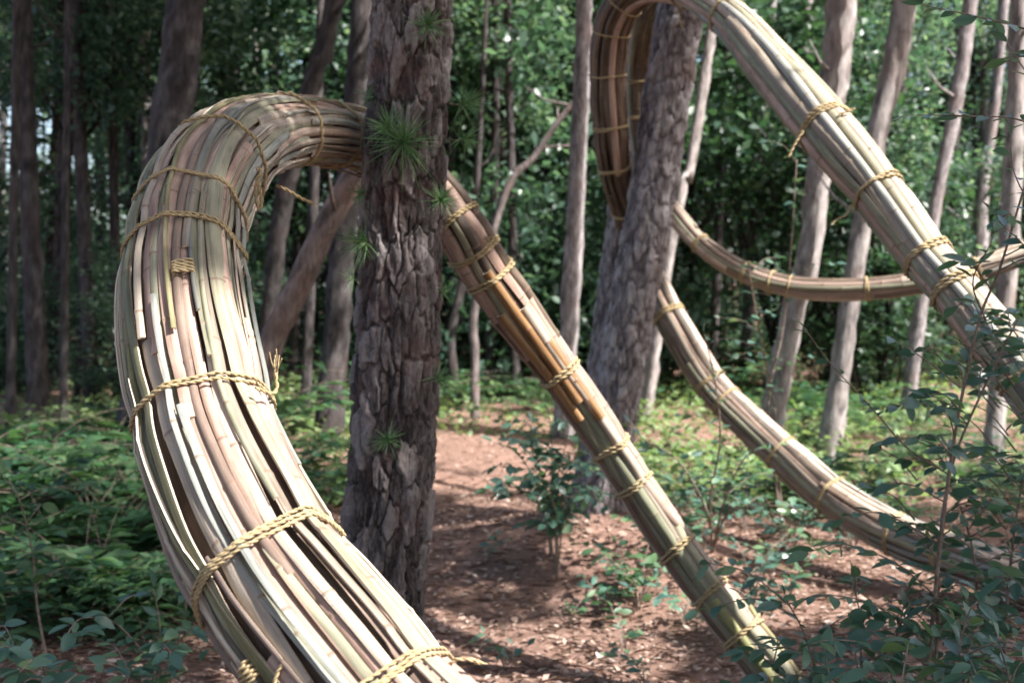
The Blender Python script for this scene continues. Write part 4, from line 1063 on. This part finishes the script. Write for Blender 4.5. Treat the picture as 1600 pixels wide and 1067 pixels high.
b = gpt(1700, 3.1)
sh = Shrub('broadleaf_shrub', 'shrub reaching leafy twigs in from outside over the pale trunk', b, seed=3, leaf=.058)
Q = sh.stem([b, *W([(1690, 900, 3.1), (1680, 600, 3.1), (1665, 300, 3.1), (1660, 60, 3.1), (1650, -60, 3.1)])], .011, .005)
sh.twig(W([(1665, 240, 3.1), (1600, 190, 3.05), (1520, 182, 3.0), (1432, 180, 3.0)]), .003, frm=.2, gap=.026, size=.055)
sh.twig(W([(1660, 70, 3.1), (1600, 45, 3.05), (1520, 25, 3.0), (1440, 8, 3.0)]), .003, frm=.25, gap=.028, size=.055)
sh.twig(W([(1660, 150, 3.1), (1610, 120, 3.3), (1570, 60, 3.4)]), .003, frm=.4, gap=.04)
sh.twig(W([(1670, 420, 3.1), (1615, 330, 3.0), (1585, 270, 3.0), (1578, 215, 3.0)]), .003, frm=.2, gap=.032)
sh.twig(W([(1675, 520, 3.1), (1612, 400, 3.0), (1560, 345, 3.0)]), .003, frm=.2, gap=.036)
sh.bushy(Q, 10, .2, .2, .035)

b = gpt(1560, 2.75)
sh = Shrub('broadleaf_shrub', 'low shrub with larger glossy leaves at the foot of the taller shrubs', b, seed=4, leaf=.072, cap=420)
for pl in ([(1540, 1200, 2.75), (1500, 1040, 2.72), (1512, 960, 2.7), (1528, 940, 2.7)], [(1600, 1250, 2.75), (1580, 1080, 2.7), (1560, 1000, 2.7)], [(1480, 1250, 2.75), (1440, 1120, 2.7), (1400, 1060, 2.68)], [(1640, 1200, 2.7), (1640, 1050, 2.7), (1620, 950, 2.7)]):
    Q = sh.stem([b, *W(pl)], .005, .002); sh.leaves(Q, .45, .035); sh.bushy(Q, 9, .18, .3, .032)

b = gpt(1330, 3.6)
sh = Shrub('broadleaf_shrub', 'spreading low shrub of dark leaves growing against the foot of the slanting bundle', b, seed=5, leaf=.064, cap=520)
for pl in ([(1300, 1150, 3.6), (1260, 1000, 3.55), (1225, 930, 3.5)], [(1340, 1150, 3.6), (1345, 980, 3.6), (1330, 900, 3.6)], [(1380, 1150, 3.6), (1400, 1000, 3.6), (1420, 920, 3.6)], [(1280, 1180, 3.5), (1230, 1060, 3.45), (1180, 1020, 3.45)], [(1330, 1200, 3.4), (1300, 1080, 3.3), (1290, 1020, 3.3)]):
    Q = sh.stem([b, *W(pl)], .005, .002); sh.leaves(Q, .5, .03); sh.bushy(Q, 9, .22, .25, .028)

for bi, (bx, D, txt, pls) in enumerate([
        (860, 6.75, 'small bush of dark leaves growing in front of the leaning pine foot',
         ([(850, 780, 6.7), (810, 710, 6.6), (770, 690, 6.6)], [(862, 760, 6.7), (862, 690, 6.7), (858, 650, 6.7)], [(870, 770, 6.7), (900, 710, 6.6), (915, 670, 6.5)], [(855, 770, 6.7), (830, 700, 6.7), (830, 660, 6.7)], [(868, 760, 6.8), (885, 690, 6.8), (888, 655, 6.8)])),
        (870, 6.5, 'low leafy bush spreading over the path edge under the taller small bush',
         ([(850, 800, 6.5), (800, 760, 6.4), (755, 765, 6.35)], [(885, 800, 6.5), (925, 780, 6.4), (950, 790, 6.35)], [(865, 800, 6.5), (840, 740, 6.5), (800, 730, 6.5)], [(875, 800, 6.5), (890, 750, 6.5), (925, 735, 6.5)], [(868, 800, 6.4), (850, 770, 6.3), (830, 790, 6.2)]))]):
    b = gpt(bx, D)
    sh = Shrub('broadleaf_shrub', txt, b, seed=6 + 20 * bi, leaf=.072)
    for pl in pls:
        Q = sh.stem([b, *W(pl)], .006, .002); sh.leaves(Q, .35, .035); sh.bushy(Q, 9, .17, .3, .03)

b = gpt(1115, 6.9)
sh = Shrub('thin_shrub', 'spindly shrub with bare pinkish stems and few leaves between the two bundles', b, seed=7, leaf=.06)
for pl in ([(1110, 780, 6.6), (1125, 690, 6.4), (1118, 600, 6.3), (1100, 520, 6.3)], [(1130, 790, 6.6), (1160, 720, 6.4), (1190, 700, 6.3)], [(1105, 800, 6.6), (1060, 720, 6.4), (1010, 690, 6.3), (985, 660, 6.3)], [(1140, 800, 6.6), (1210, 790, 6.4), (1260, 800, 6.3)]):
    Q = sh.stem([b, *W(pl)], .008, .003); sh.leaves(Q, .4, .07); sh.bushy(Q, 4, .25, .4, .06)

b = gpt(1225, 8.0)
sh = Shrub('climbing_vine', 'thin leafy vine climbing around the pale leaning trunk behind the low bundle', b, cat='vine', seed=8, leaf=.07)
for pl in ([(1200, 640, 8.0), (1222, 520, 8.0), (1235, 400, 8.0), (1245, 250, 8.0)], [(1210, 640, 8.0), (1195, 560, 7.9), (1180, 480, 7.8), (1170, 420, 7.7)]):
    Q = sh.stem([b, *W(pl)], .01, .004); sh.leaves(Q, .4, .09); sh.bushy(Q, 6, .3, .35, .07)

# seedlings on the left and small plants on the path
b = gpt(250, 3.9)
sh = Shrub('leafy_seedling', 'seedling with dark oval leaves at the foot of the near bamboo bundle', b, cat='seedling', seed=9, leaf=.062)
for pl in ([(240, 1060, 3.85), (200, 990, 3.8), (150, 960, 3.75), (110, 975, 3.7)], [(260, 1050, 3.85), (300, 980, 3.8), (340, 980, 3.8), (395, 1030, 3.8)], [(250, 1060, 3.8), (250, 980, 3.7), (240, 920, 3.7)], [(230, 1080, 3.75), (180, 1040, 3.6), (120, 1040, 3.5)], [(255, 1070, 3.9), (290, 960, 3.9), (280, 900, 3.9)]):
    Q = sh.stem([b, *W(pl)], .004, .0016); sh.leaves(Q, .3, .032)
    sh.bushy(Q, 2, .13, .4, .035)
b = gpt(80, 3.4)
sh = Shrub('leafy_seedling', 'low seedling with broad leaves and pale fallen wood beside it', b, cat='seedling', seed=10, leaf=.07)
for pl in ([(60, 1090, 3.4), (20, 1010, 3.35), (-20, 980, 3.3)], [(90, 1090, 3.4), (100, 1000, 3.35), (140, 985, 3.3)], [(80, 1100, 3.3), (60, 1030, 3.2), (30, 1050, 3.1)]):
    Q = sh.stem([b, *W(pl)], .004, .0016); sh.leaves(Q, .3, .03); sh.bushy(Q, 3, .13, .4, .035)
b = gpt(75, 4.9)
sh = Shrub('leafy_sapling', 'light green sapling with a straight thin stem in front of the undergrowth', b, cat='sapling', seed=11, leaf=.085, kind='fern')
Q = sh.stem([b, *W([(60, 960, 4.9), (50, 860, 4.85), (30, 780, 4.8), (5, 740, 4.8)])], .006, .002); sh.leaves(Q, .45, .05); sh.bushy(Q, 8, .3, .4, .05)
for k, (px, D, sz, ln, txt) in enumerate([(1010, 5.0, .062, .16, 'small plant with blue green leaves leaning at the slanting bundle foot'), (975, 5.35, .05, .2, 'small bright green weed clump behind the slanting bundle'),
        (790, 5.15, .055, .14, 'single stemmed seedling standing on the trodden path'), (890, 5.9, .055, .12, 'pair of light green leaves sprouting from the litter'), (760, 6.8, .05, .14, 'tiny sprig beside the path edge'),
        (1000, 6.2, .06, .2, 'low leafy sprig growing from the mound by the leaning pine'), (940, 6.1, .06, .15, 'small rounded sprout in the shadow of the slanting bundle'), (1180, 6.3, .06, .3, 'leafy weed on the sunlit litter between the bundles'), (1240, 7.4, .07, .35, 'weed with teal leaves under the far bamboo arm'),
        (1060, 7.6, .07, .35, 'scrubby green weed in front of the sunlit clearing'), (330, 6.0, .08, .3, 'green weed at the edge of the left undergrowth')]):
    b = gpt(px, D); sh = Shrub('small_plant', txt, b, cat='plant', seed=40 + k, leaf=sz, kind='fern' if k in (1, 3, 9, 10) else 'shrub')
    for j in range(3 + (k % 3)):
        a = sh.rg.uniform(0, 6.28); d = np.array([math.cos(a), math.sin(a), 1.1]) * ln
        sh.twig([b, b + d * [.35, .35, .6], b + d * [1, 1, .9]], .0025, frm=.35, gap=.035)

rg = np.random.RandomState(64)
for k in range(20):
    px = rg.uniform(930, 1420); D = rg.uniform(5.2, 9.0); b = gpt(px, D)
    sh = Shrub('small_plant', 'small leafy plant scattered on the litter right of the slanting bundle', b, cat='plant', group='small plants on the litter', seed=300 + k, leaf=rg.uniform(.055, .085), kind=['shrub', 'fern'][k % 2])
    for j in range(rg.randint(3, 8)):
        a = rg.uniform(0, 6.28); d = np.array([math.cos(a), math.sin(a), rg.uniform(.6, 1.5)]) * rg.uniform(.14, .34)
        sh.twig([b, b + d * [.35, .35, .6], b + d * [1, 1, .9]], .0025, frm=.3, gap=.035)

# ------------------------------------------------------------------ undergrowth of arching pinnate fronds
def frond_plant(rg, n, L, leaf, pairs):
    c0, c1, tn = [], [], []
    a = Acc(); VV = []; 
    Vl, Fl, Tl = [], [], []; cnt = 0
    for k in range(n):
        az = rg.uniform(0, 6.28); el = rg.uniform(0.5, 1.35); ln = L * rg.uniform(0.6, 1.1)
        d = np.array([math.cos(az) * math.cos(el), math.sin(az) * math.cos(el), math.sin(el)]); h = np.array([math.cos(az), math.sin(az), 0])
        t = np.linspace(0, 1, 9)[:, None]
        st = rg.normal(0, .06, 3) * [1, 1, 0]
        Q = st + d * ln * t + h * ln * 0.45 * t ** 2 - np.array([0, 0, 1]) * ln * 0.42 * t ** 2.4
        tube(a, Q, np.linspace(.004, .0012, 9), 4, False)
        T = unit(np.gradient(Q, axis=0)); sd = np.cross(h, [0, 0, 1.0])
        for q in np.linspace(0.3, 1.0, pairs):
            i = min(int(q * 8), 8); fr = q * 8 - i; p = Q[i] if i >= 8 else Q[i] * (1 - fr) + Q[i + 1] * fr
            sz = leaf * (0.55 + 0.6 * math.sin(math.pi * min(1, (q - .2) / .8) ** .8)) * rg.uniform(.8, 1.2)
            for sgn in (-1, 1):
                dr = unit(sgn * sd + 0.5 * T[i] + rg.normal(0, .15, 3)); sw = unit(np.cross(dr, [0, 0, 1.0] + rg.normal(0, .2, 3))) * sz * 0.2; nr = np.cross(sw, dr)
                Vl += [p, p + dr * sz * .45 + sw + [0, 0, .004], p + dr * sz - [0, 0, sz * .2], p + dr * sz * .45 - sw + [0, 0, .004]]
                Fl.append([cnt, cnt + 1, cnt + 2, cnt + 3]); Tl += [rg.rand() * .6] * 4; cnt += 4
    return mesh_from('foliage', np.array(Vl), np.array(Fl), [M['fern']], attrs={'tint': np.array(Tl)}, smooth=False), a.mesh('stem', [M['twig']])
rg = np.random.RandomState(5)
FROND = [frond_plant(rg, 22, 1.15, .16, 9), frond_plant(rg, 16, 1.3, .21, 7), frond_plant(rg, 26, .95, .12, 11), frond_plant(rg, 12, 1.5, .24, 6), frond_plant(rg, 24, .8, .14, 8)]
def undergrowth(px, D, scale, label, group):
    b = gpt(px, D); root = empty('undergrowth_plant', b, label, 'undergrowth', group)
    fi = rg.randint(5); fo, stm = FROND[fi]; root['label'] = ['arching', 'tall broad leaved', 'low fine leaved', 'sparse large leaved', 'low bushy'][fi] + label[label.index(' green'):]; rz = rg.uniform(0, 6.28)
    for nm, me in (('foliage', fo), ('stem', stm)):
        o = bpy.data.objects.new(nm, me); COL.objects.link(o); o.parent = root; o.scale = (scale, scale, scale * rg.uniform(.85, 1.2)); o.rotation_euler[2] = rz
        if nm == 'foliage': o['kind'] = 'stuff'
GU = 'undergrowth plants left of the path'
for k in range(46):
    D = rg.uniform(5.6, 11.5); pxm = 300 if D < 7 else (440 if D > 9 else 300)
    px = rg.uniform(-120, pxm)
    if D < 6.6: px = rg.uniform(-100, 230)
    undergrowth(px, D, rg.uniform(.65, 1.15) * (0.65 if D < 6.6 else 1), 'arching green undergrowth plant in the shady thicket left of the path', GU)
for k in range(34):
    D = rg.uniform(11.5, 19); px = rg.choice([rg.uniform(420, 900), rg.uniform(960, 1600)])
    undergrowth(px, D, rg.uniform(.45, .85), 'arching green undergrowth plant at the far edge of the bare path', 'undergrowth plants beyond the bare soil')
for k in range(16):
    D = rg.uniform(8.2, 11.5); px = rg.uniform(1180, 1700)
    undergrowth(px, D, rg.uniform(.35, .65), 'arching green undergrowth plant between the pale trunks and the low bundle', 'undergrowth plants around the pale trunks')

# low green cover far along the ground
n = 80000
y = 9.3 + 23 * rg.rand(n) ** 1.4; x = rg.uniform(-0.62, 0.62, n) * y
k = np.sin(x * 0.9 + 1.3) * np.sin(y * 0.7) + 0.5 * np.sin(x * 2.3 - y) + rg.normal(0, .45, n)
path = (np.abs(x - (-0.35 + 0.02 * y)) < 0.75) & (y < 12.8)
keep = (k > -0.35) & ~path
x, y = x[keep], y[keep]
c = np.stack([x, y, gz(x, y) + rg.rand(len(x)) ** 1.6 * 0.30], 1)
gc = obj('ground_cover', foliage_mesh('ground_cover', c, 0.10, 0.5, M['cover'], rg, .7)); tag(gc, 'low sunlit green ground cover under the far trees', 'ground cover', kind='stuff')

# ------------------------------------------------------------------ leaf litter
rg = np.random.RandomState(15)
n = 24000
y = 3.6 + 9.5 * rg.rand(n) ** 1.25; x = rg.uniform(-0.47, 0.47, n) * y
c = np.stack([x, y, gz(x, y) + rg.uniform(0.008, 0.022, n)], 1)
c = c + np.zeros(3); V, fcs, t = leaf_quads(c, 0.042, 0.48, rg, .8, 0.05)
lit_me = mesh_from('leaf_litter', V, fcs, [M['litter']], attrs={'tint': t * .98}, smooth=False)
tag(obj('leaf_litter', lit_me), 'brown and grey fallen leaf fragments strewn over the soil', 'litter', kind='stuff')
n = 9000
y = 3.7 + 7 * rg.rand(n) ** 1.3; x = rg.uniform(-.46, .46, n) * y
V, fcs, t = leaf_quads(np.stack([x, y, gz(x, y) + rg.uniform(.008, .02, n)], 1), 0.11, 0.028, rg, .93, 0.02)
tag(obj('needle_litter', mesh_from('needle_litter', V, fcs, [M['litter']], attrs={'tint': t * .5}, smooth=False)), 'dry brown pine needles lying over the soil', 'litter', kind='stuff')
a = Acc()
for k in range(900):
    y = 3.6 + 7.5 * rg.rand() ** 1.2; x = rg.uniform(-.47, .47) * y; an = rg.uniform(0, 6.28); L = rg.uniform(.04, .22) if k > 40 else rg.uniform(.3, .6)
    p = np.array([[x, y], [x + math.cos(an) * L * .5 + rg.normal(0, .01), y + math.sin(an) * L * .5], [x + math.cos(an) * L, y + math.sin(an) * L]])
    tube(a, np.column_stack([p, gz(p[:, 0], p[:, 1]) + .012]), [.0035 * rg.uniform(.4, 1.2)] * 3, 4)
tag(obj('fallen_twigs', a.mesh('fallen_twigs', [M['twig']])), 'thin dry twigs scattered among the litter', 'twigs', kind='stuff')
for k in range(300):
    y = 4.2 + 4.2 * rg.rand() ** 1.3; x = rg.uniform(-.45, .45) * y
    p = np.array([x, y, float(gz(x, y)) + .02]); an = rg.uniform(0, 6.28)
    place_leaf(ground, LEAF['litter'][rg.randint(4)], p, np.array([math.cos(an), math.sin(an), rg.uniform(-.15, .3)]), np.array([rg.normal(0, .3), rg.normal(0, .3), 1]), rg.uniform(.05, .095), 'fallen_leaf')

for q in SHRUBS: q.finish()
